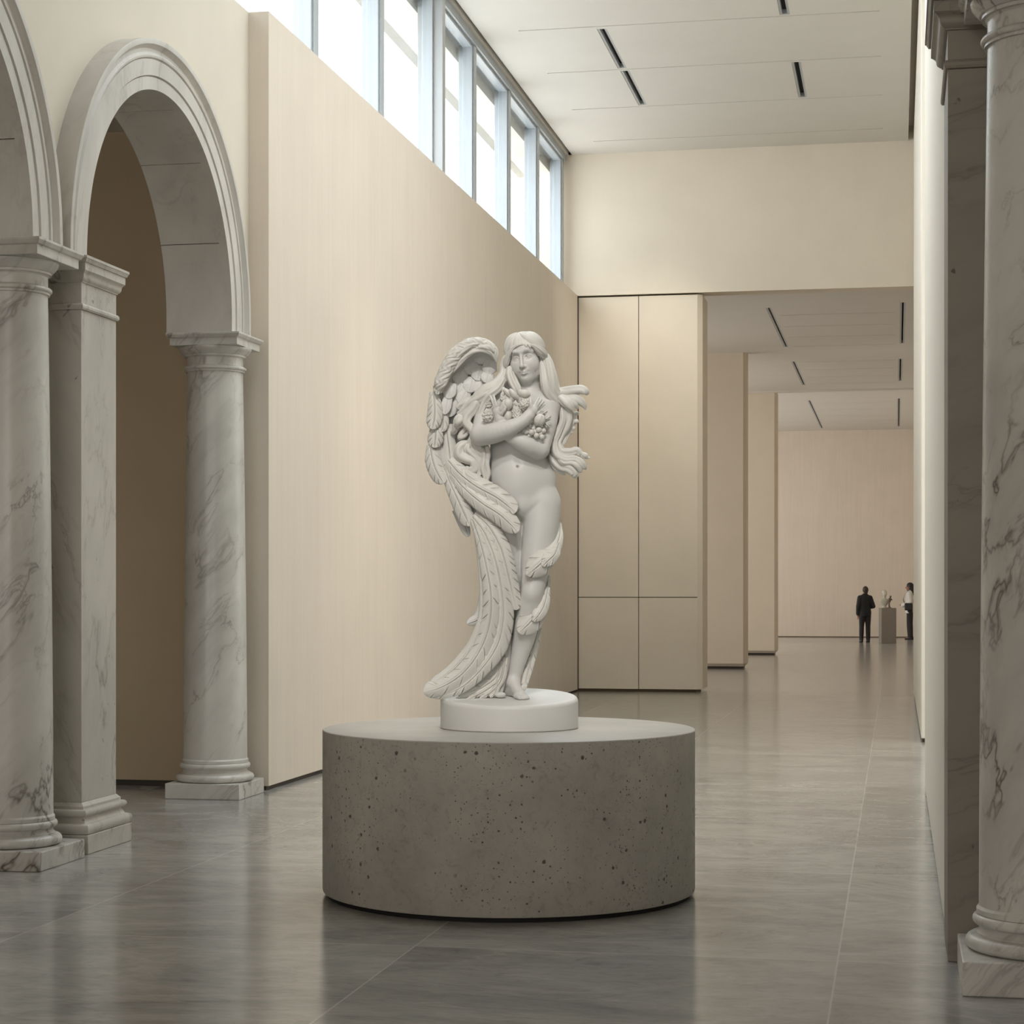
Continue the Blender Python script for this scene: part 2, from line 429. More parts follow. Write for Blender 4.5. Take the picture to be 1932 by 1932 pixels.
# right wall, in two lengths with a doorway between
rw = MB().box(0.22, 0.75, 9.29, 16.02, 0.02, 8.75).build('wall_right', M['right'], bevel=0.01)
struct(rw, 'pale right wall next to the column')
struct(MB().box(0.23, 0.75, 9.29, 16.0, 0, 0.02).build('baseboard_right', M['dark']))
struct(MB().box(0.25, 0.75, 20.95, 30.3, 0.04, 8.75).build('wall_right_beyond', M['right'], bevel=0.01), 'pale right wall beyond the doorway')
struct(MB().box(0.262, 0.75, 20.97, 30.3, 0, 0.04).build('baseboard_right_beyond', M['dark']))
struct(MB().box(0.30, 0.75, 16.02, 20.95, 6.0, 8.75).build('wall_right_lintel', M['right']))
struct(MB().box(2.6, 2.8, 14, 23, 0, 6.2).build('wall_side_room', M['right']))
struct(MB().box(0.75, 2.8, 14, 23, 6.0, 6.2).build('ceiling_side_room', M['ceil']))
struct(MB().box(0.75, 2.8, 13.9, 14.0, 0, 6.2).build('wall_side_room_near', M['right']))
struct(MB().box(0.75, 2.8, 23.0, 23.1, 0, 6.2).build('wall_side_room_far', M['right']))
struct(MB().box(0.2185, 0.23, 9.33, 9.345, 1.225, 1.563).build('trim_23', M['dark']), 'thin upright slot in the right wall')
# right arcade around and behind the camera
struct(MB().box(0.30, 0.95, Y0, 9.29, 4.22, 8.75).build('wall_right_arcade', M['wall_arch']))
struct(MB().box(4.8, 5.0, Y0, 9.3, 0, 4.5).build('wall_right_aisle', M['aisle']))
struct(MB().box(0.85, 5.0, 9.3, 9.5, 0, 4.5).build('wall_right_aisle_end', M['aisle']))
struct(MB().box(0.9, 5.0, Y0, 9.3, 4.3, 4.5).build('ceiling_right_aisle', M['ceil']))
struct(MB().box(-9.2, 5.0, Y0 - 0.2, Y0, 0, 8.75).build('wall_front', M['aisle']))
# ------------------------------------------------------------------ columns and arches
def torus_prof(r0, r1, z0, z1, n=8):
    """half-round from (r0,z0) bulging to r1 and back at z1"""
    return [(r0 + (r1 - r0) * math.sin(PI * k / n), z0 + (z1 - z0) * (1 - math.cos(PI * k / n)) / 2) for k in range(n + 1)]

def column(loc, label, top=3.56, k=1.0, ph=0.117, plinth=0.30, group='round marble columns'):
    t = empty('marble_column', loc); tag(t, label, 'column', group)
    MB().box(-plinth, plinth, -plinth, plinth, 0, ph).build('plinth', M['column'], t, bevel=0.006)
    b = ph
    pr = [(0.262 * k, b)] + torus_prof(0.268 * k, 0.30 * k, b, b + 0.062) + [(0.258 * k, b + 0.064), (0.258 * k, b + 0.070)]
    pr += [(0.250 * k, b + 0.076), (0.244 * k, b + 0.088), (0.246 * k, b + 0.098)]
    pr += [(0.252 * k, b + 0.1)] + torus_prof(0.252 * k, 0.272 * k, b + 0.1, b + 0.144) + [(0.256 * k, b + 0.146), (0.256 * k, b + 0.166), (0.247 * k, b + 0.178)]
    MB().lathe(pr, 72).build('base', M['column'], t, smooth=0.6)
    s0, s1 = b + 0.178, top - 0.285
    sh = [(0.247 * k, s0)]
    for i in range(1, 13):
        u = i / 12; sh.append(((0.247 - 0.033 * u ** 1.4) * k, s0 + (s1 - s0) * u))
    MB().lathe(sh, 72).build('shaft', M['column'], t, smooth=0.6)
    z = s1
    cp = [(0.214 * k, z), (0.226 * k, z + 0.002), (0.226 * k, z + 0.014)] + torus_prof(0.226 * k, 0.240 * k, z + 0.014, z + 0.044) + [(0.214 * k, z + 0.05), (0.214 * k, z + 0.108)]
    cp += [(0.222 * k, z + 0.116), (0.236 * k, z + 0.118), (0.236 * k, z + 0.132), (0.244 * k, z + 0.134)]
    for i in range(9):
        u = i / 8; cp.append(((0.244 + 0.036 * math.sin(u * PI / 2)) * k, z + 0.134 + 0.055 * u))
    MB().lathe(cp, 72).build('capital', M['column'], t, smooth=0.6)
    a = z + 0.19; h = plinth - 0.015
    MB().square([(h - 0.012, a), (h - 0.012, top - 0.04), (h, top - 0.036), (h + 0.012, top - 0.014), (h + 0.012, top)]).build('abacus', M['column'], t, bevel=0.003)
    return t

column((-5.07, 10.68, 0), 'near left marble column cut by the left edge, in front of the square pilaster', top=3.60, k=0.95, ph=0.112, plinth=0.315)
column((-5.19, 14.49, 0), 'far left marble column standing free under the end of the arch', top=3.56, k=1.0, ph=0.118, plinth=0.298)
column((0.583, 8.235, 0), 'right foreground marble column cut by the right edge', top=4.09, k=1.03, ph=0.136, plinth=0.33)

def pilaster(loc, label, top, hw, hd, base=True, ext=1.0, ph=0.116, dz=0.0, mat=None):
    """square pier with base, shaft, necking and moulded capital; hw, hd half width and depth"""
    mat = mat or M['pilaster']
    t = empty('square_pilaster', loc); tag(t, label, 'pilaster', 'square stone pilasters')
    def sq(name, prof, bev=0.0, m=mat):
        b = MB(); o = []; n = len(prof)
        for r, z in prof: o += [(-hw - r, -hd - r, z), (hw + r, -hd - r, z), (hw + r, hd + r, z), (-hw - r, hd + r, z)]
        fs = []
        for i in range(n - 1):
            for q in range(4):
                fs.append((i * 4 + q, i * 4 + (q + 1) % 4, (i + 1) * 4 + (q + 1) % 4, (i + 1) * 4 + q))
        fs += [(3, 2, 1, 0), tuple((n - 1) * 4 + q for q in range(4))]
        return b.add(o, fs).build(name, m, t, smooth=0.45, bevel=bev)
    b0 = 0.0
    if base:
        sq('plinth', [(0.075, 0), (0.075, ph)], 0.005)
        b = ph
        pr = [(0.055, b)] + torus_prof(0.062, 0.078, b, b + 0.062, 6) + [(0.042, b + 0.066), (0.036, b + 0.078), (0.026, b + 0.095), (0.026, b + 0.103), (0.036, b + 0.106)]
        pr += torus_prof(0.036, 0.052, b + 0.106, b + 0.148, 6) + [(0.022, b + 0.15), (0.022, b + 0.166), (0.0, b + 0.188)]
        sq('base', pr); b0 = b + 0.188
    s1 = top - 0.32
    sq('shaft', [(0, b0), (0, s1)], 0.003)
    sq('astragal', [(0, s1), (0.010, s1 + 0.002), (0.016, s1 + 0.012), (0.016, s1 + 0.026), (0.010, s1 + 0.036), (0.0, s1 + 0.04)])
    z = s1 + 0.04
    e = ext
    cp = [(0.0, z), (0.0, z + 0.125), (0.008 * e, z + 0.127), (0.008 * e, z + 0.133)]
    for i in range(9):
        u = i / 8; cp.append(((0.010 + 0.032 * (u + 0.14 * math.sin(2 * PI * u))) * e, z + 0.133 + 0.06 * u))
    cp += [(0.044 * e, z + 0.195), (0.044 * e, z + 0.24), (0.052 * e, z + 0.242), (0.060 * e, z + 0.262), (0.064 * e, z + 0.264), (0.064 * e, z + 0.28)]
    sq('capital', cp)
    return t
pilaster((-5.095, 11.455, 0), 'square stone pilaster between the near left column and the arch opening', 3.62, 0.235, 0.27)
pilaster((0.47, 8.95, 0), 'square stone pilaster with shade in its colour behind the right foreground column', 4.155, 0.255, 0.32, base=False, ext=1.35, mat=M['shade_toned_stone'])

def arch(loc_y, zl, zr, label, zc=3.66, ri=1.36):
    """moulded stone arch: archivolt face plus a soffit block through the wall"""
    t = empty('stone_arch', (-5.0, loc_y, 0)); tag(t, label, 'arch', 'moulded stone arches')
    # profile across the face: (radius, x) from the inner edge outward, x relative to -5.0
    pf = [(ri, -0.02), (ri, 0.040), (ri + 0.085, 0.040), (ri + 0.088, 0.032), (ri + 0.094, 0.050), (ri + 0.20, 0.050),
          (ri + 0.203, 0.044), (ri + 0.212, 0.058), (ri + 0.225, 0.060), (ri + 0.245, 0.046), (ri + 0.27, 0.045), (ri + 0.292, 0.068), (ri + 0.298, 0.078), (ri + 0.33, 0.080), (ri + 0.335, 0.078), (ri + 0.335, -0.08)]
    n = 72; rows = []
    rows.append([(x, -r, zl) for r, x in pf])
    for k in range(n + 1):
        a = PI * k / n
        rows.append([(x, -r * math.cos(a), zc + r * math.sin(a)) for r, x in pf])
    rows.append([(x, r, zr) for r, x in pf])
    vs = [p for row in rows for p in row]; m = len(pf); fs = []
    for i in range(len(rows) - 1):
        for j in range(m - 1):
            fs.append((i * m + j, i * m + j + 1, (i + 1) * m + j + 1, (i + 1) * m + j))
    MB().add(vs, fs).build('archivolt', M['arch'], t, smooth=0.5)
    # soffit: seven cut blocks with fine joints
    mb = MB(); cuts = [0, 24, 52, 78, 102, 128, 156, 180]; gp = 0.0022
    xb, xf = -0.485, -0.02
    for c in range(len(cuts) - 1):
        a0, a1 = math.radians(cuts[c]) + gp, math.radians(cuts[c + 1]) - gp
        st = 14; pts = []
        if c == 0: pts.append((-ri, -(ri + 0.17), zl))
        for k in range(st + 1):
            a = a0 + (a1 - a0) * k / st
            pts.append((a,))
        ring = []
        for p in pts:
            if len(p) == 1:
                a = p[0]; ring.append(((-ri * math.cos(a), zc + ri * math.sin(a)), (-(ri + 0.17) * math.cos(a), zc + (ri + 0.17) * math.sin(a))))
            else: ring.append(((-ri, zl), (-(ri + 0.17), zl)))
        if c == len(cuts) - 2: ring.append(((ri, zr), (ri + 0.17, zr)))
        vs = []; fs = []
        for (yi, zi), (yo, zo) in ring: vs += [(xf, yi, zi), (xb, yi, zi), (xb, yo, zo), (xf, yo, zo)]
        for i in range(len(ring) - 1):
            for q in range(4): fs.append((i * 4 + q, (i + 1) * 4 + q, (i + 1) * 4 + (q + 1) % 4, i * 4 + (q + 1) % 4))
        L = (len(ring) - 1) * 4
        fs += [(0, 1, 2, 3), (L + 3, L + 2, L + 1, L)]
        mb.add(vs, fs)
    mb.build('soffit', M['arch'], t, smooth=0.5)
    return t
arch(9.36, 3.60, 3.60, 'stone arch cut by the left edge, springing from the near left column')
arch(12.86, 3.62, 3.56, 'whole stone arch between the square pilaster and the far left column')

# ------------------------------------------------------------------ the round pedestal
D0 = 10.37
SX, SY = math.cos(YAW) * ((960 - 966) / 3700 * D0) - math.sin(YAW) * D0, math.sin(YAW) * ((960 - 966) / 3700 * D0) + math.cos(YAW) * D0
PZ = 0.868
ped = empty('round_pedestal', (SX, SY, 0)); tag(ped, 'wide round pitted concrete pedestal under the winged statue', 'pedestal')
MB().lathe([(0.965, 0.022), (0.978, 0.026), (0.981, 0.04), (0.981, PZ - 0.006)], 160).build('drum', M['concrete'], ped, smooth=0.5)
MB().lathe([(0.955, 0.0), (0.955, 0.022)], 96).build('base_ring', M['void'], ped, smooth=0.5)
MB().lathe([(0.981, PZ - 0.006), (0.979, PZ - 0.002), (0.974, PZ)], 160).build('top', M['honed'], ped, smooth=0.5)
# ------------------------------------------------------------------ the winged statue (local frame: x right, -y to the front, z up, origin on the pedestal top)
STAT = empty('winged_statue', (SX, SY, PZ), YAW)
tag(STAT, 'white marble winged woman statue with crossed arms holding fruit, on the round pedestal', 'statue')

def marble_white(name, col, amp):
    t = NT(name); m = t.coord(); n = t.noise(m, 5, 5, 0.6)
    t.color(t.ramp(n, 0, [(0.3, sc(col, 1 - amp)), (0.7, sc(col, 1 + amp))]))
    t.set(Roughness=0.46); f = t.noise(m, 90, 3, 0.6); t.bump(f, 0.03, 0.002)
    return t.m
M['stone'] = marble_white('statue_marble', rgb(217, 216, 212), 0.02)
M['stone_warm'] = marble_white('statue_marble_carving', rgb(220, 218, 211), 0.05)

def L(u, v, y=0.0):
    d = D0 + y
    return np.array([(u - 966) / 3700 * d - (960 - 966) / 3700 * D0, y, (1112 - v) / 3700 * d + 1.6 - PZ])
def LW(px): return px / 357.0
def ztop(y): return 0.166 + 0.083 * y

# base disc with a slightly sloping top
def base_disc():
    n = 128; c = L(961, 1112, 0); r = 0.364
    prof = [(r - 0.006, 0.0, 0), (r, 0.006, 0), (r, -0.022, 1), (r - 0.002, -0.014, 1), (r - 0.007, -0.006, 1), (r - 0.014, -0.001, 1), (r - 0.022, 0.0, 1)]
    vs = []; fs = []
    for rr, z, top in prof:
        for k in range(n):
            a = 2 * PI * k / n; y = rr * math.sin(a)
            vs.append((c[0] + rr * math.cos(a), y, z + (ztop(y) if top else 0)))
    for i in range(len(prof) - 1):
        for k in range(n):
            fs.append((i * n + k, i * n + (k + 1) % n, (i + 1) * n + (k + 1) % n, (i + 1) * n + k))
    fs += [tuple(reversed(range(n))), tuple((len(prof) - 1) * n + k for k in range(n))]
    MB().add(vs, fs).build('base', M['stone'], STAT, smooth=0.5)
base_disc()

# ---- signed distance modelling on a voxel grid
def smin(a, b, k):
    if k <= 0: return np.minimum(a, b)
    h = np.clip(k - np.abs(a - b), 0, None) / k
    return np.minimum(a, b) - h * h * k * 0.25
def smax(a, b, k): return -smin(-a, -b, k)

def catmull(P, n):
    P = np.array(P, float); Q = np.vstack([2 * P[0] - P[1], P, 2 * P[-1] - P[-2]]); out = []
    m = len(P) - 1
    for j in range(n + 1):
        t = j / n * m; i = min(int(t), m - 1); f = t - i
        a, b, c, d = Q[i], Q[i + 1], Q[i + 2], Q[i + 3]
        out.append(0.5 * ((2 * b) + (-a + c) * f + (2 * a - 5 * b + 4 * c - d) * f * f + (-a + 3 * b - 3 * c + d) * f ** 3))
    return np.array(out)

class Grid:
    def __init__(self, lo, hi, h):
        self.lo = np.array(lo, float); self.h = h
        self.n = np.ceil((np.array(hi) - self.lo) / h).astype(int) + 1
        self.d = np.full(self.n, 0.5, np.float32)
        self.ax = [(self.lo[i] + h * np.arange(self.n[i])).astype(np.float32) for i in range(3)]
    def region(self, lo, hi):
        a = np.clip(np.floor((np.array(lo) - self.lo) / self.h).astype(int), 0, self.n)
        b = np.clip(np.ceil((np.array(hi) - self.lo) / self.h).astype(int) + 1, 0, self.n)
        s = tuple(slice(a[i], b[i]) for i in range(3))
        return s, (self.ax[0][s[0]][:, None, None], self.ax[1][s[1]][None, :, None], self.ax[2][s[2]][None, None, :])
    def put(self, s, d, k, op='u'):
        g = self.d[s]
        if g.size == 0: return
        if op == 'u': self.d[s] = smin(g, d, k)
        elif op == 's': self.d[s] = smax(g, -d, k)
    def cone(self, a, b, ra, rb, k=0.02, op='u', flat=None):
        """tapered capsule from a to b; flat=(direction, factor) squashes it along a direction"""
        a = np.array(a, np.float32); b = np.array(b, np.float32); m = max(ra, rb) + k + 0.025
        s, (X, Y, Z) = self.region(np.minimum(a, b) - m, np.maximum(a, b) + m)
        ab = b - a; L2 = float(ab @ ab) + 1e-12
        t = np.clip(((X - a[0]) * ab[0] + (Y - a[1]) * ab[1] + (Z - a[2]) * ab[2]) / L2, 0, 1)
        dx, dy, dz = X - a[0] - t * ab[0], Y - a[1] - t * ab[1], Z - a[2] - t * ab[2]
        if flat is not None:
            f = np.array(flat[0], np.float32); f /= np.linalg.norm(f); q = dx * f[0] + dy * f[1] + dz * f[2]; w = (1 / flat[1] - 1)
            dx = dx + q * w * f[0]; dy = dy + q * w * f[1]; dz = dz + q * w * f[2]
        d = np.sqrt(dx * dx + dy * dy + dz * dz) - (ra + (rb - ra) * t)
        self.put(s, d.astype(np.float32), k, op)
    def cutz(self, z): self.d = np.maximum(self.d, (z - self.ax[2])[None, None, :])
    def ell(self, c, r, k=0.02, op='u', R=None):
        c = np.array(c, np.float32); m = max(r) + k + 0.025
        s, (X, Y, Z) = self.region(c - m, c + m)
        x, y, z = X - c[0], Y - c[1], Z - c[2]
        if R is not None:
            x, y, z = (R[0, 0] * x + R[1, 0] * y + R[2, 0] * z, R[0, 1] * x + R[1, 1] * y + R[2, 1] * z, R[0, 2] * x + R[1, 2] * y + R[2, 2] * z)
        k0 = np.sqrt((x / r[0]) ** 2 + (y / r[1]) ** 2 + (z / r[2]) ** 2)
        k1 = np.sqrt((x / r[0] ** 2) ** 2 + (y / r[1] ** 2) ** 2 + (z / r[2] ** 2) ** 2) + 1e-9
        self.put(s, (k0 * (k0 - 1) / k1).astype(np.float32), k, op)
    def path(self, pts, rs, k=0.02, op='u', flat=None, kj=0.004):
        """a chain of tapered capsules joined first to each other, then blended once into the form"""
        pts = np.array(pts, np.float32); m = max(rs) + k + 0.03
        s, (X, Y, Z) = self.region(pts.min(0) - m, pts.max(0) + m)
        D = None
        for i in range(len(pts) - 1):
            a, b, ra, rb = pts[i], pts[i + 1], rs[i], rs[i + 1]
            ab = b - a; L2 = float(ab @ ab) + 1e-12
            t = np.clip(((X - a[0]) * ab[0] + (Y - a[1]) * ab[1] + (Z - a[2]) * ab[2]) / L2, 0, 1)
            dx, dy, dz = X - a[0] - t * ab[0], Y - a[1] - t * ab[1], Z - a[2] - t * ab[2]
            d = (np.sqrt(dx * dx + dy * dy + dz * dz) - (ra + (rb - ra) * t)).astype(np.float32)
            D = d if D is None else smin(D, d, 0.0)
        self.put(s, D, k, op)
    def curve(self, pts, rs, k=0.02, op='u', n=4):
        """the same along a smooth curve through the points"""
        N = n * (len(pts) - 1); P = catmull(pts, N); R_ = catmull([[r, 0, 0] for r in rs], N)[:, 0]
        self.path(P, list(R_), k, op)
    def mesh(self, name, mat, parent, smooth_iter=0):
        import openvdb
        f = openvdb.FloatGrid(0.03); f.copyFromArray(np.clip(self.d, -0.03, 0.03))
        p, q = f.convertToQuads(0.0)
        p = p * self.h + self.lo
        me = bpy.data.meshes.new(name)
        me.vertices.add(len(p)); me.vertices.foreach_set('co', p.astype(np.float32).ravel())
        q = q[:, ::-1]
        me.loops.add(q.size); me.loops.foreach_set('vertex_index', q.astype(np.int32).ravel())
        me.polygons.add(len(q)); me.polygons.foreach_set('loop_start', np.arange(0, q.size, 4, dtype=np.int32))
        me.update(calc_edges=True); me.validate()
        # keep the largest connected skin only
        bm = bmesh.new(); bm.from_mesh(me)
        seen = set(); best = []
        bm.verts.ensure_lookup_table()
        for v in bm.verts:
            if v.index in seen: continue
            st = [v]; seen.add(v.index); comp = []
            while st:
                x = st.pop(); comp.append(x)
                for e in x.link_edges:
                    y = e.other_vert(x)
                    if y.index not in seen: seen.add(y.index); st.append(y)
            if len(comp) > len(best): best = comp
        keep = set(v.index for v in best)
        bmesh.ops.delete(bm, geom=[v for v in bm.verts if v.index not in keep], context='VERTS')
        bmesh.ops.recalc_face_normals(bm, faces=bm.faces)
        bm.to_mesh(me); bm.free()
        me.shade_smooth(); me.materials.append(mat)
        o = bpy.data.objects.new(name, me); COL.objects.link(o); o.parent = parent
        if smooth_iter:
            s = o.modifiers.new('smooth', 'SMOOTH'); s.factor = 0.5; s.iterations = smooth_iter
        return o

def rot(yaw, tilt, pitch):
    return np.array(Matrix.Rotation(tilt, 3, 'Y') @ Matrix.Rotation(yaw, 3, 'Z') @ Matrix.Rotation(pitch, 3, 'X'))

def body():
    G = Grid((-0.24, -0.27, 0.13), (0.32, 0.20, 2.02), 0.003)
    E, C = G.ell, G.cone
    # trunk
    E(L(979, 795, 0.01), (0.150, 0.092, 0.150), 0.0)
    E(L(980, 765, 0.01), (0.165, 0.075, 0.065), 0.05)
    E(L(978, 835, 0.01), (0.148, 0.092, 0.130), 0.05)
    E(L(978, 872, 0.005), (0.155, 0.088, 0.100), 0.06)
    E(L(984, 902, 0.008), (0.182, 0.098, 0.090), 0.06)
    E(L(988, 940, 0.01), (0.183, 0.108, 0.110), 0.06)
    E(L(977, 908, -0.045), (0.085, 0.055, 0.090), 0.07)
    E(L(957, 800, -0.06), (0.058, 0.05, 0.058), 0.04); E(L(1010, 802, -0.06), (0.058, 0.05, 0.058), 0.04)
    E(L(988, 958, -0.05), (0.050, 0.045, 0.045), 0.05)
    # hip creases run down to the meeting of the thighs
    # neck and collar
    C(L(1001, 752, 0.015), L(997, 700, -0.005), 0.060, 0.053, 0.04)
    C(L(945, 760, -0.0), L(1036, 764, 0.0), 0.048, 0.050, 0.05)
    C(L(1001, 742, -0.035), L(1034, 755, -0.03), 0.012, 0.012, 0.035)
    # legs: her left leg carries the weight
    P = [L(1023, 955, 0.0), L(1019, 1000, -0.02), L(1011, 1060, -0.045), L(1005, 1112, -0.07), L(1000, 1140, -0.06), L(991, 1190, -0.02), L(978, 1245, 0.0), L(967, 1288, 0.015)]
    G.curve(P, [0.100, 0.094, 0.080, 0.062, 0.060, 0.062, 0.044, 0.031], 0.03)
    E(L(1003, 1119, -0.105), (0.030, 0.028, 0.034), 0.035)
    E(L(992, 1178, 0.02), (0.048, 0.045, 0.09), 0.04)
    # her right leg behind
    P = [L(957, 955, 0.015), L(957, 1000, 0.01), L(963, 1060, 0.005), L(965, 1105, 0.0), L(960, 1150, 0.035), L(956, 1200, 0.07), L(951, 1260, 0.09), L(948, 1300, 0.09)]
    G.curve(P, [0.096, 0.088, 0.070, 0.058, 0.055, 0.055, 0.048, 0.05], 0.008)
    # foot of the standing leg
    hy, ty = 0.03, -0.125
    heel = L(962, 1300, hy); ball = np.array([L(982, 1300, -0.09)[0], -0.09, ztop(-0.09) + 0.020])
    heel[2] = ztop(hy) + 0.028
    C(L(967, 1287, 0.012), heel, 0.032, 0.030, 0.02)
    C(L(968, 1288, -0.005), ball, 0.034, 0.021, 0.03)
    C(heel, ball, 0.027, 0.022, 0.02)
    side = np.array([1, 0.30, 0]); side /= np.linalg.norm(side)
    fwd = np.array([0.42, -0.90, 0]);
    for i, (o, ln, r) in enumerate(((-0.022, 0.045, 0.0125), (-0.006, 0.050, 0.0095), (0.006, 0.046, 0.009), (0.017, 0.040, 0.0085), (0.027, 0.032, 0.0085))):
        a = ball + side * o * 1.05; a[2] -= 0.004; b = a + fwd * ln; b[2] = ztop(b[1]) + r
        C(a, b, r * 1.25, r, 0.008)
    # navel and soft modelling of the belly
    E(L(976.5, 881, -0.098), (0.0045, 0.016, 0.006), 0.008, 's')
    C(L(977, 842, -0.115), L(977, 872, -0.118), 0.012, 0.010, 0.03, 's')
    # groin creases
    C(L(1018, 946, -0.112), L(991, 976, -0.100), 0.006, 0.012, 0.016, 's')
    C(L(961, 948, -0.112), L(987, 976, -0.100), 0.006, 0.012, 0.016, 's')
    C(L(989, 980, -0.125), L(986, 1095, -0.115), 0.012, 0.010, 0.014, 's')
    # her right arm crosses in front
    P = [L(921, 766, 0.0), L(912, 792, -0.05), L(907, 820, -0.10)]
    G.curve(P, [0.058, 0.050, 0.050], 0.035)
    P = [L(907, 822, -0.10), L(932, 817, -0.145), L(960, 808, -0.18), L(985, 796, -0.195), L(996, 786, -0.195)]
    G.curve(P, [0.054, 0.054, 0.044, 0.033, 0.028], 0.02)
    # her left arm lies under it
    P = [L(1035, 770, 0.0), L(1032, 800, -0.04), L(1019, 846, -0.10)]
    G.curve(P, [0.060, 0.052, 0.050], 0.035)
    P = [L(1017, 848, -0.10), L(993, 838, -0.130), L(968, 824, -0.135), L(953, 806, -0.140), L(944, 790, -0.160)]
    G.curve(P, [0.052, 0.050, 0.043, 0.033, 0.026], 0.012)
    def hand(w, palm, fl, px, s=1.0):
        C(w, palm, 0.025 * s, 0.027 * s, 0.015, flat=(px, 0.7))
        for pts, r in fl:
            G.path([palm * 0.55 + pts[0] * 0.45] + pts, [r * 1.15] + [r * (1 - 0.12 * i) for i in range(len(pts))], 0.006)
    # hand on her right breast: thumb to the left, fingers curling over the fruit
    w, p = L(944, 790, -0.160), L(939, 776, -0.165)
    hand(w, p, [([L(933, 767, -0.170), L(929, 757, -0.166), L(925, 747, -0.150)], 0.0082),
                ([L(937, 766, -0.176), L(934, 756, -0.174), L(931, 746, -0.158)], 0.0082),
                ([L(945, 769, -0.184), L(949, 761, -0.190), L(952, 753, -0.184)], 0.0080),
                ([L(946, 773, -0.187), L(951, 765, -0.195), L(954, 758, -0.192)], 0.0080),
                ([L(947, 781, -0.186), L(952, 774, -0.199), L(954, 768, -0.200)], 0.0090)], (0, 1, 0))
    # hand on her left breast
    w, p = L(996, 786, -0.195), L(1005, 774, -0.195)
    hand(w, p, [([L(1002, 767, -0.205), L(1001, 760, -0.206), L(1001, 753, -0.196)], 0.0090),
                ([L(1009, 765, -0.196), L(1012, 758, -0.184), L(1016, 751, -0.158)], 0.0078),
                ([L(1012, 767, -0.190), L(1016, 760, -0.176), L(1021, 754, -0.148)], 0.0080),
                ([L(1014, 770, -0.182), L(1019, 764, -0.166), L(1025, 758, -0.138)], 0.0078),
                ([L(1014, 774, -0.174), L(1020, 769, -0.158), L(1027, 763, -0.130)], 0.0074)], (0, 1, 0))
    # head in its own frame
    R = rot(math.radians(-15), math.radians(-9), math.radians(5)); c = L(991, 673.5, -0.02)
    def W(x, y, z): return c + R @ np.array([x, y, z])
    def e(x, y, z, r, k, op='u'): E(W(x, y, z), r, k, op, R)
    e(0, 0.022, 0.035, (0.080, 0.098, 0.092), 0.0)
    e(0, -0.022, -0.045, (0.071, 0.070, 0.094), 0.03)
    e(0, -0.060, -0.112, (0.026, 0.024, 0.022), 0.035)
    for s in (-1, 1):
        e(s * 0.040, -0.050, -0.040, (0.033, 0.030, 0.036), 0.03)
        C(W(s * 0.045, -0.02, -0.095), W(s * 0.068, 0.03, -0.05), 0.018, 0.018, 0.03)
    e(0, -0.062, 0.040, (0.058, 0.026, 0.040), 0.03)
    for s in (-1, 1):
        e(s * 0.034, -0.097, 0.002, (0.021, 0.019, 0.0125), 0.018, 's')
    C(W(0, -0.086, 0.022), W(0, -0.112, -0.044), 0.0075, 0.0105, 0.010)
    e(0, -0.112, -0.048, (0.0105, 0.0105, 0.009), 0.006)
    for s in (-1, 1):
        e(s * 0.0105, -0.098, -0.052, (0.0075, 0.010, 0.0075), 0.006)
        C(W(s * 0.010, -0.089, 0.029), W(s * 0.034, -0.087, 0.034), 0.0060, 0.0060, 0.014); C(W(s * 0.034, -0.087, 0.034), W(s * 0.058, -0.062, 0.020), 0.0060, 0.0055, 0.014)
        e(s * 0.034, -0.0700, -0.001, (0.0175, 0.0150, 0.0112), 0.003)
        G.curve([W(s * 0.015, -0.0815, -0.003), W(s * 0.024, -0.0855, 0.006), W(s * 0.035, -0.0855, 0.0090), W(s * 0.046, -0.0790, 0.0060), W(s * 0.055, -0.0700, -0.002)], [0.0018, 0.0028, 0.0031, 0.0028, 0.0018], 0.003)
        G.curve([W(s * 0.016, -0.0815, -0.004), W(s * 0.025, -0.0835, -0.0095), W(s * 0.036, -0.0825, -0.0112), W(s * 0.046, -0.0775, -0.0088), W(s * 0.054, -0.0705, -0.003)], [0.0014, 0.0020, 0.0023, 0.0020, 0.0014], 0.003)
        e(s * 0.033, -0.0862, 0.0005, (0.0048, 0.0016, 0.0048), 0.0015)
    e(0, -0.082, -0.074, (0.026, 0.016, 0.017), 0.016)
    for s in (-1, 1):
        C(W(s * 0.003, -0.0965, -0.0755), W(s * 0.023, -0.087, -0.0795), 0.0050, 0.0026, 0.004)
        C(W(0, -0.0945, -0.0890), W(s * 0.020, -0.087, -0.0815), 0.0060, 0.0028, 0.005)
        e(s * 0.026, -0.0905, -0.0797, (0.003, 0.004, 0.003), 0.010, 's')
    C(W(-0.024, -0.092, -0.0798), W(0.0, -0.1035, -0.0818), 0.0013, 0.0020, 0.003, 's'); C(W(0.0, -0.1035, -0.0818), W(0.024, -0.092, -0.0798), 0.0020, 0.0013, 0.003, 's')
    C(W(-0.008, -0.094, -0.099), W(0.008, -0.094, -0.099), 0.005, 0.005, 0.010, 's')
    for s in (-1, 1):
        e(s * 0.006, -0.1075, -0.0575, (0.0035, 0.004, 0.003), 0.003, 's')
        # ear
        e(s * 0.083, 0.012, -0.022, (0.008, 0.018, 0.030), 0.006)
    G.mesh('body', M['stone'], STAT, 2)
body()

# ---- carved tubes (hair locks, rolls) and feathers
def interp(vals, n): return np.interp(np.linspace(0, 1, n + 1), np.linspace(0, 1, len(vals)), vals)

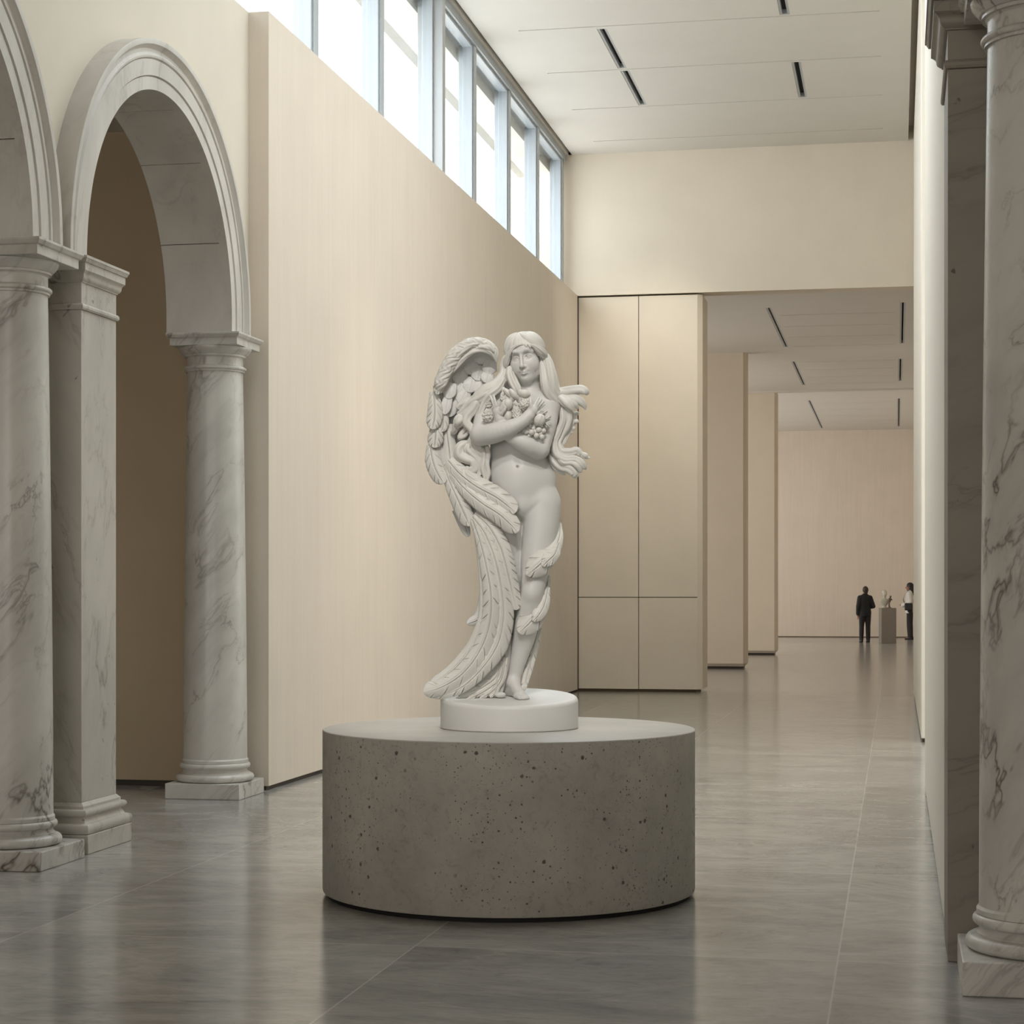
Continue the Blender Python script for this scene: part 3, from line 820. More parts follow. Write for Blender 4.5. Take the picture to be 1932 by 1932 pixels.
def lock(mb, pts, rad, flat=0.75, grooves=5, depth=0.26, twist=0.6, n=None, ns=36, phase=0.0, P=None, wob=0.0):
    """a tapering carved lock: pts (u, v, y) with radii in image pixels of the statue's own scale"""
    P = P if P is not None else [L(*p) for p in pts]; n = n or max(14, 9 * len(P))
    S = catmull(P, n); r = catmull([[x, 0, 0] for x in rad], n)[:, 0] / 357
    tq = np.linspace(0, 1, n + 1); r = r * np.sqrt(np.clip(0.05 + tq / 0.07, 0, 1)) * np.sqrt(np.clip(0.05 + (1 - tq) / 0.04, 0, 1))
    r = np.maximum(r, 0.0012)
    vs = []
    for i in range(n + 1):
        T = S[min(i + 1, n)] - S[max(i - 1, 0)]; T /= np.linalg.norm(T) + 1e-9
        side = np.cross(T, (0, -1, 0)); side /= np.linalg.norm(side) + 1e-9; nor = np.cross(side, T)
        for k in range(ns):
            a = 2 * PI * k / ns
            g = 1 - depth * abs(math.sin(grooves * 0.5 * a + phase + twist * i / n * 3 + wob * math.sin(i / n * 47) + 0.6 * wob * math.sin(i / n * 101 + 2 * a))) ** 3
            vs.append(S[i] + r[i] * g * (math.cos(a) * side + flat * math.sin(a) * nor))
    fs = []
    for i in range(n):
        for k in range(ns): fs.append((i * ns + k, i * ns + (k + 1) % ns, (i + 1) * ns + (k + 1) % ns, (i + 1) * ns + k))
    fs += [tuple(reversed(range(ns))), tuple(n * ns + k for k in range(ns))]
    mb.add(vs, fs)

def feather(parent, pts, hw, name='feather', camber=0.42, th=0.010, slits=7, slit_depth=0.0115, rib=0.0055, tip=0.16, nt=None, bend=0.0, mat=None, off=0.0, start=0.0, seed=0):
    """carved feather along a spine: hw half widths in statue pixels; convex face toward the viewer, raised rib, slanting slits"""
    P = [L(*p) for p in pts]; S0 = catmull(P, 60); seg = np.r_[0, np.cumsum(np.linalg.norm(np.diff(S0, axis=0), axis=1))]
    nt = nt or int(np.clip(seg[-1] / 0.0022, 40, 420)); ns = 36
    tt = np.linspace(0, 1, nt + 1); S = np.stack([np.interp(tt * seg[-1], seg, S0[:, i]) for i in range(3)], 1)
    w = np.interp(tt, np.linspace(0, 1, len(hw)), hw) / 357
    ker = np.ones(7) / 7; w = np.convolve(np.pad(w, 3, mode='edge'), ker, 'valid')
    q = np.clip((tt - (1 - tip)) / tip, 0, 1); w = w * np.sqrt(np.clip(1 - q ** 2.2, 0.0, 1)) + 0.0006
    if start > 0: w *= np.clip(0.25 + 0.75 * tt / start, 0, 1)
    rnd = random.Random(seed + int(seg[-1] * 1e4))
    sl = []
    for sd in (-1, 1):
        k = 0
        while k < slits:
            sl.append((sd, (k + 0.35 + 0.5 * rnd.random()) / slits * 0.98, 0.18 + 0.30 * rnd.random(), 0.6 + 0.6 * rnd.random())); k += 1
    front = []; back = []
    s = np.linspace(-1, 1, ns + 1)
    for i in range(nt + 1):
        T = S[min(i + 1, nt)] - S[max(i - 1, 0)]; T /= np.linalg.norm(T) + 1e-9
        side = np.cross(T, (0, -1, 0)); side /= np.linalg.norm(side) + 1e-9; nor = np.cross(side, T)
        if nor[1] > 0: nor = -nor
        h = -camber * w[i] * s ** 2 + off
        a = np.abs(s)
        fade = np.clip((1 - tt[i]) * 6, 0, 1)
        ra = np.clip(0.0026 / w[i], 0.05, 0.25)
        h = h + rib * np.exp(-(a / ra) ** 2) * fade - 0.5 * rib * np.exp(-((a - 2 * ra) / (0.6 * ra)) ** 2) * fade
        h = h + 0.0005 * np.sin((tt[i] * seg[-1] * 950) + a * w[i] * 900) * np.clip(a * 3 - 0.5, 0, 1)
        cut = np.zeros_like(s)
        for sd, t0, a0, dp in sl:
            x = tt[i] - t0 + (a - 0.5) * w[i] / seg[-1] * -1.3
            xm = x * seg[-1]; on = np.clip((a - a0) * 4, 0, 1) * (s * sd > 0) * dp
            cut = cut + on * (np.exp(-(xm / 0.0030) ** 2) - 0.30 * np.exp(-((xm - 0.0085) / 0.006) ** 2))
        h = h - slit_depth * cut - 0.004 * np.clip((a - 0.86) / 0.14, 0, 1) ** 2
        edge = 1 - 0.07 * np.clip(cut, 0, 1)
        c = S[i] + nor * (bend * w[i])
        for j in range(ns + 1):
            p = c + side * (s[j] * w[i] * edge[j]) + nor * h[j]
            front.append(p)
            back.append(p - nor * (th * (0.25 + 0.75 * (1 - s[j] ** 4))))
    W = ns + 1; N = len(front); fs = []
    for i in range(nt):
        for j in range(ns):
            fs.append((i * W + j, (i + 1) * W + j, (i + 1) * W + j + 1, i * W + j + 1))
            fs.append((N + i * W + j, N + i * W + j + 1, N + (i + 1) * W + j + 1, N + (i + 1) * W + j))
    for i in range(nt):
        for j in (0, ns):
            f = (i * W + j, N + i * W + j, N + (i + 1) * W + j, (i + 1) * W + j); fs.append(f if j == 0 else tuple(reversed(f)))
    for i in (0, nt):
        for j in range(ns):
            f = (i * W + j, i * W + j + 1, N + i * W + j + 1, N + i * W + j); fs.append(f if i == 0 else tuple(reversed(f)))
    mb = MB().add(front + back, fs)
    o = mb.build(name, mat or M['stone_warm'], parent)
    bm = bmesh.new(); bm.from_mesh(o.data); bmesh.ops.recalc_face_normals(bm, faces=bm.faces); bm.to_mesh(o.data); bm.free()
    o.data.shade_smooth(); o.data.set_sharp_from_angle(angle=1.0)
    return o

# ---- hair
def hair():
    mb = MB()
    R = rot(math.radians(-15), math.radians(-9), math.radians(5)); c = L(991, 673.5, -0.02)
    # cap: a shell over the skull that dives under the hairline
    n, m = 144, 72; vs = []; fs = []
    for i in range(m + 1):
        th = PI * i / m
        for k in range(n):
            ph = 2 * PI * k / n
            d = np.array([math.sin(th) * math.sin(ph), -math.sin(th) * math.cos(ph), math.cos(th)])
            front = -d[1]
            x, z = d[0] * 0.09, d[2] * 0.11 + 0.035
            # hairline height rises toward the middle of the brow
            line = 0.072 - 1.0 * abs(x + 0.005) ** 1.2 + 0.004 * math.sin(x * 160) if front > 0 else -0.2
            g = 1 / (1 + math.exp(-(z - line) / 0.004)) if front > 0.05 else 1.0
            if -0.15 < front <= 0.05: g = 1.0
            rr = np.array([0.093, 0.108, 0.104]) * (0.90 + 0.10 * g)
            pc = (ph if ph < PI else ph - 2 * PI) + 0.35
            wv = 1 + (0.013 * abs(math.sin(pc * 7 + 1.2 * th)) + 0.008 * abs(math.sin(pc * 15 - 2 * th + 1))) * min(1, max(0.15, th * 0.9)) - 0.012
            part = 1 - 0.045 * math.exp(-(pc + 0.15) ** 2 / 0.012) * (1 if th < 1.3 else 0)
            vs.append(c + R @ (np.array([0, 0.012, 0.032]) + d * rr * wv * part))
    for i in range(m):
        for k in range(n): fs.append((i * n + k, (i + 1) * n + k, (i + 1) * n + (k + 1) % n, i * n + (k + 1) % n))
    mb.add(vs, fs)
    def capstrand(pts, r):
        vs_ = []
        for th, ph in pts:
            d = np.array([math.sin(th) * math.sin(ph), -math.sin(th) * math.cos(ph), math.cos(th)])
            vs_.append(c + R @ (np.array([0, 0.012, 0.032]) + d * np.array([0.093, 0.108, 0.104]) * 0.985))
        lock(mb, [None] * len(vs_), r, flat=.45, grooves=3, depth=.3, P=vs_)
    for k in range(6):
        q = k / 5
        capstrand([(0.25 + 0.15 * q, -0.5 - 1.6 * q), (0.75, -0.75 - 0.9 * q), (1.15, -0.95 - 0.75 * q), (1.55, -1.1 - 0.7 * q), (1.95, -1.2 - 0.7 * q)], [3, 7, 8, 7, 3])
        capstrand([(0.25 + 0.15 * q, -0.2 + 1.9 * q), (0.75, 0.35 + 1.0 * q), (1.15, 0.75 + 0.75 * q), (1.55, 1.05 + 0.7 * q), (2.0, 1.2 + 0.7 * q)], [3, 7, 8, 7, 3])
    # fringe rolls over the brow
    lock(mb, [(990, 650, -.110), (980, 650, -.114), (970, 655, -.106), (961, 667, -.085), (955, 681, -.062), (951, 692, -.05)], [1, 2.2, 3.2, 5, 7, 2], grooves=5, depth=.25)
    lock(mb, [(966, 660, -.108), (960, 672, -.085), (956, 686, -.065), (953, 694, -.055)], [2, 4, 4.5, 1], grooves=3)
    lock(mb, [(986, 649, -.112), (998, 650, -.116), (1009, 654, -.106), (1019, 661, -.085), (1026, 668, -.058), (1029, 678, -.035)], [1, 2.4, 4, 7, 7.5, 3], grooves=6, depth=.28)
    lock(mb, [(997, 649, -.116), (1000, 654, -.120), (1001, 659, -.116)], [2.2, 2.0, .6], grooves=2)
    lock(mb, [(991, 649, -.116), (993, 653, -.120), (993, 657, -.116)], [2.2, 1.8, .6], grooves=2)
    lock(mb, [(1004, 652, -.112), (1012, 660, -.100), (1021, 671, -.07), (1027, 676, -.05)], [1.5, 3, 3.5, 1.5], grooves=3)
    # fall on the right of the face, over the shoulder
    lock(mb, [(1024, 664, -.03), (1033, 685, -.035), (1038, 710, -.04), (1042, 735, -.03), (1052, 752, .0), (1062, 775, .02)], [7, 11, 13, 13, 14, 13], flat=.6, grooves=8, depth=.2)
    lock(mb, [(1021, 680, -.05), (1025, 700, -.06), (1028, 722, -.07), (1034, 742, -.065), (1046, 757, -.04), (1056, 772, -.01)], [4, 7, 8.5, 8, 8, 7], flat=.6, grooves=5, depth=.22)
    lock(mb, [(1032, 676, -.02), (1043, 700, -.01), (1048, 722, .0), (1052, 738, .0), (1062, 744, .01)], [4, 6, 7, 8, 8], flat=.7, grooves=4)
    # locks flung out to the right, upper
    lock(mb, [(1050, 738, .0), (1064, 740, -.01), (1080, 737, -.03), (1096, 735, -.04), (1105, 739, -.045), (1109, 745, -.04)], [6.9, 10.3, 9.8, 9.2, 8.0, 2.9], grooves=4, depth=.18)
    lock(mb, [(1056, 744, .0), (1070, 750, -.02), (1084, 752, -.03), (1095, 757, -.03), (1102, 765, -.025), (1105, 774, -.02)], [6.9, 10.3, 9.8, 9.2, 6.3, 0.9], grooves=4)
    lock(mb, [(1054, 748, -.02), (1066, 757, -.045), (1075, 765, -.05), (1083, 774, -.045)], [6.9, 10.3, 9.2, 3.4], grooves=4)
    lock(mb, [(1060, 748, -.03), (1074, 755, -.045), (1085, 763, -.045), (1090, 772, -.03)], [4.6, 6.9, 5.8, 2.3], grooves=3)
    # long falling locks, right side, swinging out below
    lock(mb, [(1058, 760, .0), (1068, 782, -.01), (1066, 802, -.01), (1056, 822, -.01), (1052, 838, -.02), (1060, 853, -.03), (1076, 854, -.04), (1088, 851, -.04), (1097, 859, -.04)], [10, 13, 13, 11, 10, 10, 9, 8, 6], grooves=5, depth=.2)
    lock(mb, [(1095, 856, -.04), (1104, 860, -.04), (1108, 863, -.035), (1115, 864, -.03)], [6, 6.5, 4, .6], grooves=3)
    lock(mb, [(1060, 768, -.03), (1062, 792, -.035), (1054, 814, -.035), (1046, 834, -.04), (1050, 856, -.05), (1066, 866, -.055), (1086, 866, -.06), (1098, 875, -.06), (1106, 886, -.05)], [4, 6, 6.5, 7, 8, 8, 7, 8, 3.5], grooves=4, depth=.2)
    lock(mb, [(1050, 790, .03), (1042, 820, .02), (1038, 845, .0), (1044, 866, -.02), (1058, 880, -.035), (1074, 884, -.05), (1084, 894, -.05), (1079, 899, -.045)], [6, 7, 8, 9, 9, 10, 9, 4], grooves=5, depth=.22)
    lock(mb, [(1036, 838, .03), (1034, 858, .02), (1042, 876, .0), (1054, 888, -.01), (1068, 897, -.02)], [5, 7, 7, 6, 2], grooves=3)
    lock(mb, [(1048, 848, -.05), (1060, 872, -.06), (1080, 874, -.065), (1090, 880, -.065), (1096, 892, -.055)], [3, 5, 6, 7, 3], grooves=3)
    lock(mb, [(1074, 770, .02), (1082, 790, .02), (1076, 806, .02), (1068, 824, .0), (1062, 840, -.01)], [4, 7, 7, 5, 3], grooves=3)
    # left side: over the shoulder
    lock(mb, [(958, 668, -.03), (953, 690, -.03), (951, 708, -.04), (938, 726, -.055), (918, 738, -.06), (905, 750, -.05), (896, 768, -.03)], [8.5, 9.8, 11.0, 13.4, 14.6, 14.6, 12.2], flat=.7, grooves=7, depth=.2)
    lock(mb, [(962, 690, -.055), (962, 705, -.065), (968, 720, -.075), (976, 734, -.085), (980, 744, -.085)], [6.1, 8.5, 9.8, 8.5, 4.9], grooves=6, depth=.22)
    lock(mb, [(952, 712, -.07), (940, 732, -.085), (925, 745, -.09), (914, 760, -.08), (906, 780, -.075), (898, 800, -.06)], [4.9, 7.3, 8.5, 7.3, 6.1, 3.7], grooves=4)
    lock(mb, [(930, 735, -.075), (912, 746, -.075), (896, 757, -.055), (882, 766, -.04), (872, 777, -.035), (862, 782, -.03)], [6.1, 8.5, 9.8, 8.5, 7.3, 3.7], grooves=4)
    lock(mb, [(908, 745, -.06), (892, 756, -.03), (878, 760, -.02), (868, 765, -.02), (862, 772, -.02)], [7.3, 9.8, 9.8, 7.3, 4.9], grooves=3)
    lock(mb, [(902, 752, -.065), (892, 772, -.06), (882, 785, -.06), (880, 798, -.065), (890, 810, -.065), (893, 824, -.06), (884, 838, -.055)], [8.5, 9.8, 9.8, 9.2, 8.5, 8.5, 6.1], grooves=4, depth=.18)
    lock(mb, [(874, 782, -.035), (864, 790, -.04), (860, 802, -.04), (858, 812, -.03), (851, 818, -.01)], [4.9, 7.3, 6.1, 6.1, 3.7], grooves=3)
    lock(mb, [(870, 785, -.05), (866, 796, -.055), (860, 806, -.045)], [6.1, 11.0, 4.9], flat=.9, grooves=3)
    lock(mb, [(886, 800, -.03), (872, 816, -.03), (868, 826, -.03), (878, 822, -.035), (886, 810, -.035)], [3.7, 4.9, 5.5, 4.9, 3.7], grooves=2)
    lock(mb, [(898, 806, -.05), (896, 830, -.06), (902, 846, -.06), (912, 862, -.06), (914, 880, -.06), (908, 890, -.06)], [6.1, 9.8, 11.0, 9.8, 8.5, 4.9], grooves=5, depth=.2)
    lock(mb, [(884, 832, -.05), (868, 844, -.055), (867, 858, -.06), (880, 866, -.065), (892, 870, -.07), (896, 882, -.07), (886, 888, -.07), (878, 880, -.06)], [6.1, 9.8, 10.4, 9.8, 9.8, 9.8, 8.5, 3.7], grooves=4, depth=.16)
    lock(mb, [(888, 836, -.06), (884, 848, -.065), (894, 858, -.07), (904, 870, -.07), (906, 886, -.07), (902, 900, -.07)], [6.1, 8.5, 8.5, 8.5, 7.3, 4.9], grooves=4)
    lock(mb, [(876, 884, -.07), (880, 896, -.08), (895, 906, -.085), (910, 918, -.085), (917, 932, -.08)], [7.3, 9.8, 11.0, 9.8, 3.7], grooves=6, depth=.2)
    lock(mb, [(918, 838, -.075), (921, 856, -.08), (919, 876, -.085), (922, 894, -.085), (918, 912, -.085)], [3.7, 4.9, 4.9, 4.9, 1.8], grooves=2)
    lock(mb, [(912, 846, -.07), (913, 866, -.08), (911, 884, -.085), (915, 900, -.085), (914, 920, -.085)], [4.9, 6.1, 6.1, 4.9, 2.4], grooves=3)
    lock(mb, [(962, 672, .03), (957, 700, .04), (950, 725, .04), (934, 748, .03), (915, 765, .02)], [10, 14, 17, 18, 14], flat=.5, grooves=8)
    lock(mb, [(1022, 672, .03), (1030, 700, .04), (1036, 725, .05), (1044, 748, .05), (1054, 770, .04)], [10, 14, 16, 16, 12], flat=.5, grooves=8)
    lock(mb, [(912, 752, .0), (904, 780, .0), (900, 810, .0), (902, 840, .0), (908, 870, -.02), (912, 900, -.05), (912, 925, -.07)], [14, 18, 18, 15, 13, 12, 8], flat=.5, grooves=9, depth=.25)
    lock(mb, [(1050, 760, .05), (1056, 790, .05), (1052, 820, .04), (1042, 845, .03), (1040, 865, .02)], [10, 15, 14, 10, 6], flat=.5, grooves=8, depth=.25)
    o = mb.build('hair', M['stone_warm'], STAT); o.data.shade_smooth(); o.data.set_sharp_from_angle(angle=1.1)
    return o
hair()

# ---- wing
WING = empty('wing'); WING.parent = STAT
def wing():
    # concave shell between the leading edge and the hair
    A = [(938, 676, -.04), (928, 660, -.03), (905, 652, -.02), (878, 658, -.01), (855, 680, .0), (838, 712, .0), (826, 748, -.01), (818, 790, -.02), (820, 835, -.03), (830, 880, -.04), (850, 925, -.06), (880, 975, -.08)]
    B = [(932, 700, .035), (930, 712, .045), (924, 722, .05), (915, 735, .05), (905, 750, .05), (898, 770, .05), (895, 795, .045), (895, 825, .04), (900, 860, .02), (908, 890, .0), (918, 925, -.02), (925, 975, -.03)]
    n, m = 60, 24
    a = catmull([L(*p) for p in A], n); b = catmull([L(*p) for p in B], n)
    F = []; K = []
    for i in range(n + 1):
        for j in range(m + 1):
            t = j / m; p = a[i] * (1 - t) + b[i] * t
            p = p + np.array([0, (0.03 if i < 30 else 0.045) * math.sin(PI * t), 0]); F.append(p); K.append(p + np.array([0, 0.03, 0]))
    W = m + 1; N = len(F); fs = []
    for i in range(n):
        for j in range(m):
            fs.append((i * W + j, (i + 1) * W + j, (i + 1) * W + j + 1, i * W + j + 1)); fs.append((N + i * W + j, N + i * W + j + 1, N + (i + 1) * W + j + 1, N + (i + 1) * W + j))
        for j in (0, m): fs.append((i * W + j, N + i * W + j, N + (i + 1) * W + j, (i + 1) * W + j))
    for i in (0, n):
        for j in range(m): fs.append((i * W + j, i * W + j + 1, N + i * W + j + 1, N + i * W + j))
    o = MB().add(F + K, fs).build('shell', M['stone'], WING)
    bm = bmesh.new(); bm.from_mesh(o.data); bmesh.ops.recalc_face_normals(bm, faces=bm.faces); bm.to_mesh(o.data); bm.free(); o.data.shade_smooth()
    # rolled leading edge
    mb = MB()
    lock(mb, [(937, 686, -.05), (936, 672, -.06), (930, 660, -.065), (917, 651, -.07), (899, 648, -.075), (880, 654, -.075), (862, 667, -.075), (848, 686, -.075), (838, 706, -.07), (830, 726, -.065), (826, 740, -.055)], [2, 6, 9, 11, 12.5, 13.5, 14, 13.5, 13, 12, 3], flat=.8, grooves=7, depth=.15, twist=11, n=320, ns=72, wob=.9)
    lock(mb, [(936, 682, -.06), (928, 668, -.075), (912, 660, -.085), (896, 662, -.088), (882, 670, -.085), (868, 684, -.08), (856, 702, -.07)], [1.5, 4, 5.5, 5.5, 5, 4.5, 1.5], flat=.8, grooves=3, depth=.25, twist=2.0, n=90)
    lock(mb, [(933, 664, -.08), (922, 656, -.09), (908, 655, -.095), (894, 660, -.092)], [3, 5, 4.5, 1.5], grooves=3, depth=.25, twist=2.0)
    lock(mb, [(905, 648, -.10), (888, 652, -.102), (872, 664, -.10), (862, 677, -.095)], [1.5, 4, 4, 1], grooves=3, depth=.25, twist=1.5)
    r = mb.build('leading_edge', M['stone_warm'], WING); r.data.shade_smooth(); r.data.set_sharp_from_angle(angle=1.2)
    ft = lambda pts, hw, **k: feather(WING, pts, hw, **k)
    # rounded scale feathers inside the hollow
    sc_ = [((912, 664), (903, 686), 13), ((926, 680), (922, 706), 11), ((893, 682), (884, 706), 11), ((876, 690), (860, 722), 12), ((906, 690), (900, 718), 12), ((921, 700), (917, 722), 10),
           ((892, 712), (884, 740), 12), ((912, 716), (900, 742), 11), ((870, 722), (858, 752), 12), ((852, 722), (845, 752), 10), ((880, 734), (866, 760), 11), ((860, 744), (846, 786), 11), ((846, 746), (838, 782), 8)]
    for i, ((u0, v0), (u1, v1), h) in enumerate(sc_):
        y = 0.028 - 0.0022 * i - 0.02 * (1 if u0 > 915 else 0) - 0.03 * (1 if u0 < 856 else 0)
        ft([(u0, v0, y + .012), ((u0 + u1) / 2, (v0 + v1) / 2, y), (u1, v1, y - .004)], [h * 1.0, h * 1.25, h * 1.3, h * 1.1], camber=.16, th=.010, slits=3, slit_depth=.0015, rib=.0015, tip=.45, mat=M['stone'], seed=i)
    # overlapping coverts down the outer edge
    ft([(834, 716, -.06), (828, 730, -.07), (824, 744, -.068)], [10, 11, 9], slits=3, tip=.4)
    ft([(818, 738, -.03), (820, 760, -.05), (820, 785, -.06), (815, 810, -.065)], [8, 13, 15, 13], slits=6, tip=.25, bend=.0)
    ft([(836, 776, -.02), (836, 800, -.03), (832, 815, -.035)], [9, 11, 9], slits=3, tip=.4)
    ft([(822, 800, -.03), (822, 820, -.045), (819, 845, -.05)], [10, 15, 15], slits=4, tip=.42)
    ft([(842, 800, .0), (846, 835, -.01), (850, 870, -.02), (856, 890, -.03)], [12, 14, 14, 12], slits=3, tip=.3, slit_depth=.002)
    ft([(812, 838, -.03), (816, 865, -.05), (824, 888, -.06), (838, 912, -.065)], [7, 15, 16, 14], slits=5, tip=.22)
    ft([(838, 880, -.05), (852, 915, -.07), (868, 950, -.08), (887, 992, -.085)], [8, 13, 16, 15], slits=6, tip=.16)
    ft([(862, 960, -.02), (874, 988, -.03), (884, 1013, -.03)], [10, 10, 8], slits=0, tip=.35, mat=M['stone'])
    # two broad feathers laid across the hip
    ft([(846, 868, -.06), (868, 893, -.09), (900, 917, -.115), (938, 938, -.140), (974, 966, -.155)], [13, 18, 20, 19, 17], slits=7, tip=.13, seed=3)
    ft([(852, 892, -.07), (876, 920, -.10), (908, 947, -.130), (946, 972, -.155), (978, 1003, -.160)], [8, 14, 18, 19, 17], slits=7, tip=.15, seed=9)
    # long primaries sweeping to the base
    ft([(896, 968, -.085), (922, 992, -.110), (944, 1030, -.125), (957, 1075, -.125), (966, 1115, -.115), (975, 1151, -.105)], [9, 15, 17, 17, 15, 11], slits=13, tip=.05, seed=4)
    ft([(893, 975, -.090), (915, 1005, -.115), (933, 1050, -.130), (945, 1105, -.130), (949, 1160, -.120), (938, 1215, -.115), (907, 1262, -.120), (868, 1297, -.130), (818, 1316, -.130)], [7, 12, 15, 18, 21, 21, 16, 12, 7], slits=18, tip=.05, seed=5)
    ft([(892, 980, -.095), (906, 1020, -.120), (918, 1068, -.138), (926, 1120, -.142), (924, 1172, -.135), (907, 1222, -.130), (876, 1266, -.140), (838, 1293, -.150), (799, 1306, -.150)], [6, 9, 13, 15, 17, 20, 20, 18, 16], slits=13, tip=.05, seed=6)
    ft([(900, 1010, -.08), (908, 1060, -.105), (913, 1115, -.115), (911, 1168, -.115), (894, 1215, -.115), (866, 1252, -.125), (838, 1277, -.135), (812, 1292, -.140)], [5, 7, 8, 9, 11, 12, 11, 10], slits=5, tip=.06, seed=7, slit_depth=.002)
    # rounded feather end behind the primaries
    ft([(914, 1100, -.05), (912, 1135, -.055), (904, 1165, -.06), (881, 1177, -.06)], [8, 10, 11, 9], slits=0, tip=.2, mat=M['stone'], th=.02)
    ft([(950, 1170, -.035), (938, 1232, -.04), (918, 1280, -.05), (888, 1317, -.06)], [10, 17, 24, 26], slits=0, tip=.05, mat=M['stone'], rib=0, th=.03, camber=.15)
    # small feathers in the shade at the foot of the wing
    for i, (x0, x1, yv) in enumerate(((954, 905, 1318), (950, 880, 1320), (946, 925, 1316), (940, 858, 1320))):
        ft([(x0, 1240 + 8 * i, -.05), (x0 - 8, 1280, -.06), ((x0 + x1) / 2, 1302, -.07), (x1, yv, -.08)], [5, 8, 7, 4], slits=3, tip=.2, seed=20 + i)
    ft([(957, 1150, -.035), (956, 1200, -.03), (950, 1255, -.03), (938, 1312, -.05)], [9, 10, 11, 9], slits=0, tip=.05, mat=M['stone'], th=.03, rib=0)
wing()

# feathers wrapped round the standing leg
WRAP = empty('leg_feathers'); WRAP.parent = STAT
def wrap():
    q = lambda x, y, d: (950 + x * .1345, 960 + y * .1345, d)
    f = lambda pts, hw, **k: feather(WRAP, pts, [h * .1345 for h in hw], **k)
    f([q(800, 190, .02), q(775, 400, -.05), q(690, 570, -.11), q(560, 720, -.155), q(440, 830, -.165), q(320, 930, -.160)], [12, 60, 108, 150, 172, 150], slits=5, tip=.24, seed=31)
    f([q(770, 480, -.09), q(710, 630, -.135), q(610, 730, -.165), q(545, 800, -.170)], [45, 85, 105, 92], slits=3, tip=.40, seed=32)
    f([q(640, 930, .0), q(610, 1150, -.05), q(520, 1380, -.09), q(390, 1560, -.115), q(210, 1740, -.115)], [12, 50, 120, 175, 150], slits=5, tip=.26, seed=33)
    f([q(625, 1090, -.06), q(570, 1330, -.10), q(490, 1480, -.125), q(410, 1570, -.130)], [28, 72, 98, 92], slits=3, tip=.36, seed=34)
    z = lambda x, y, d: (780 + x * .238, 940 + y * .238, d)
    feather(WRAP, [z(1010, 950, .03), z(975, 1110, .02), z(935, 1270, .02), z(895, 1420, .0), z(868, 1525, -.03)], [4, 8, 9, 8, 5], slits=5, tip=.08, seed=35)
wrap()

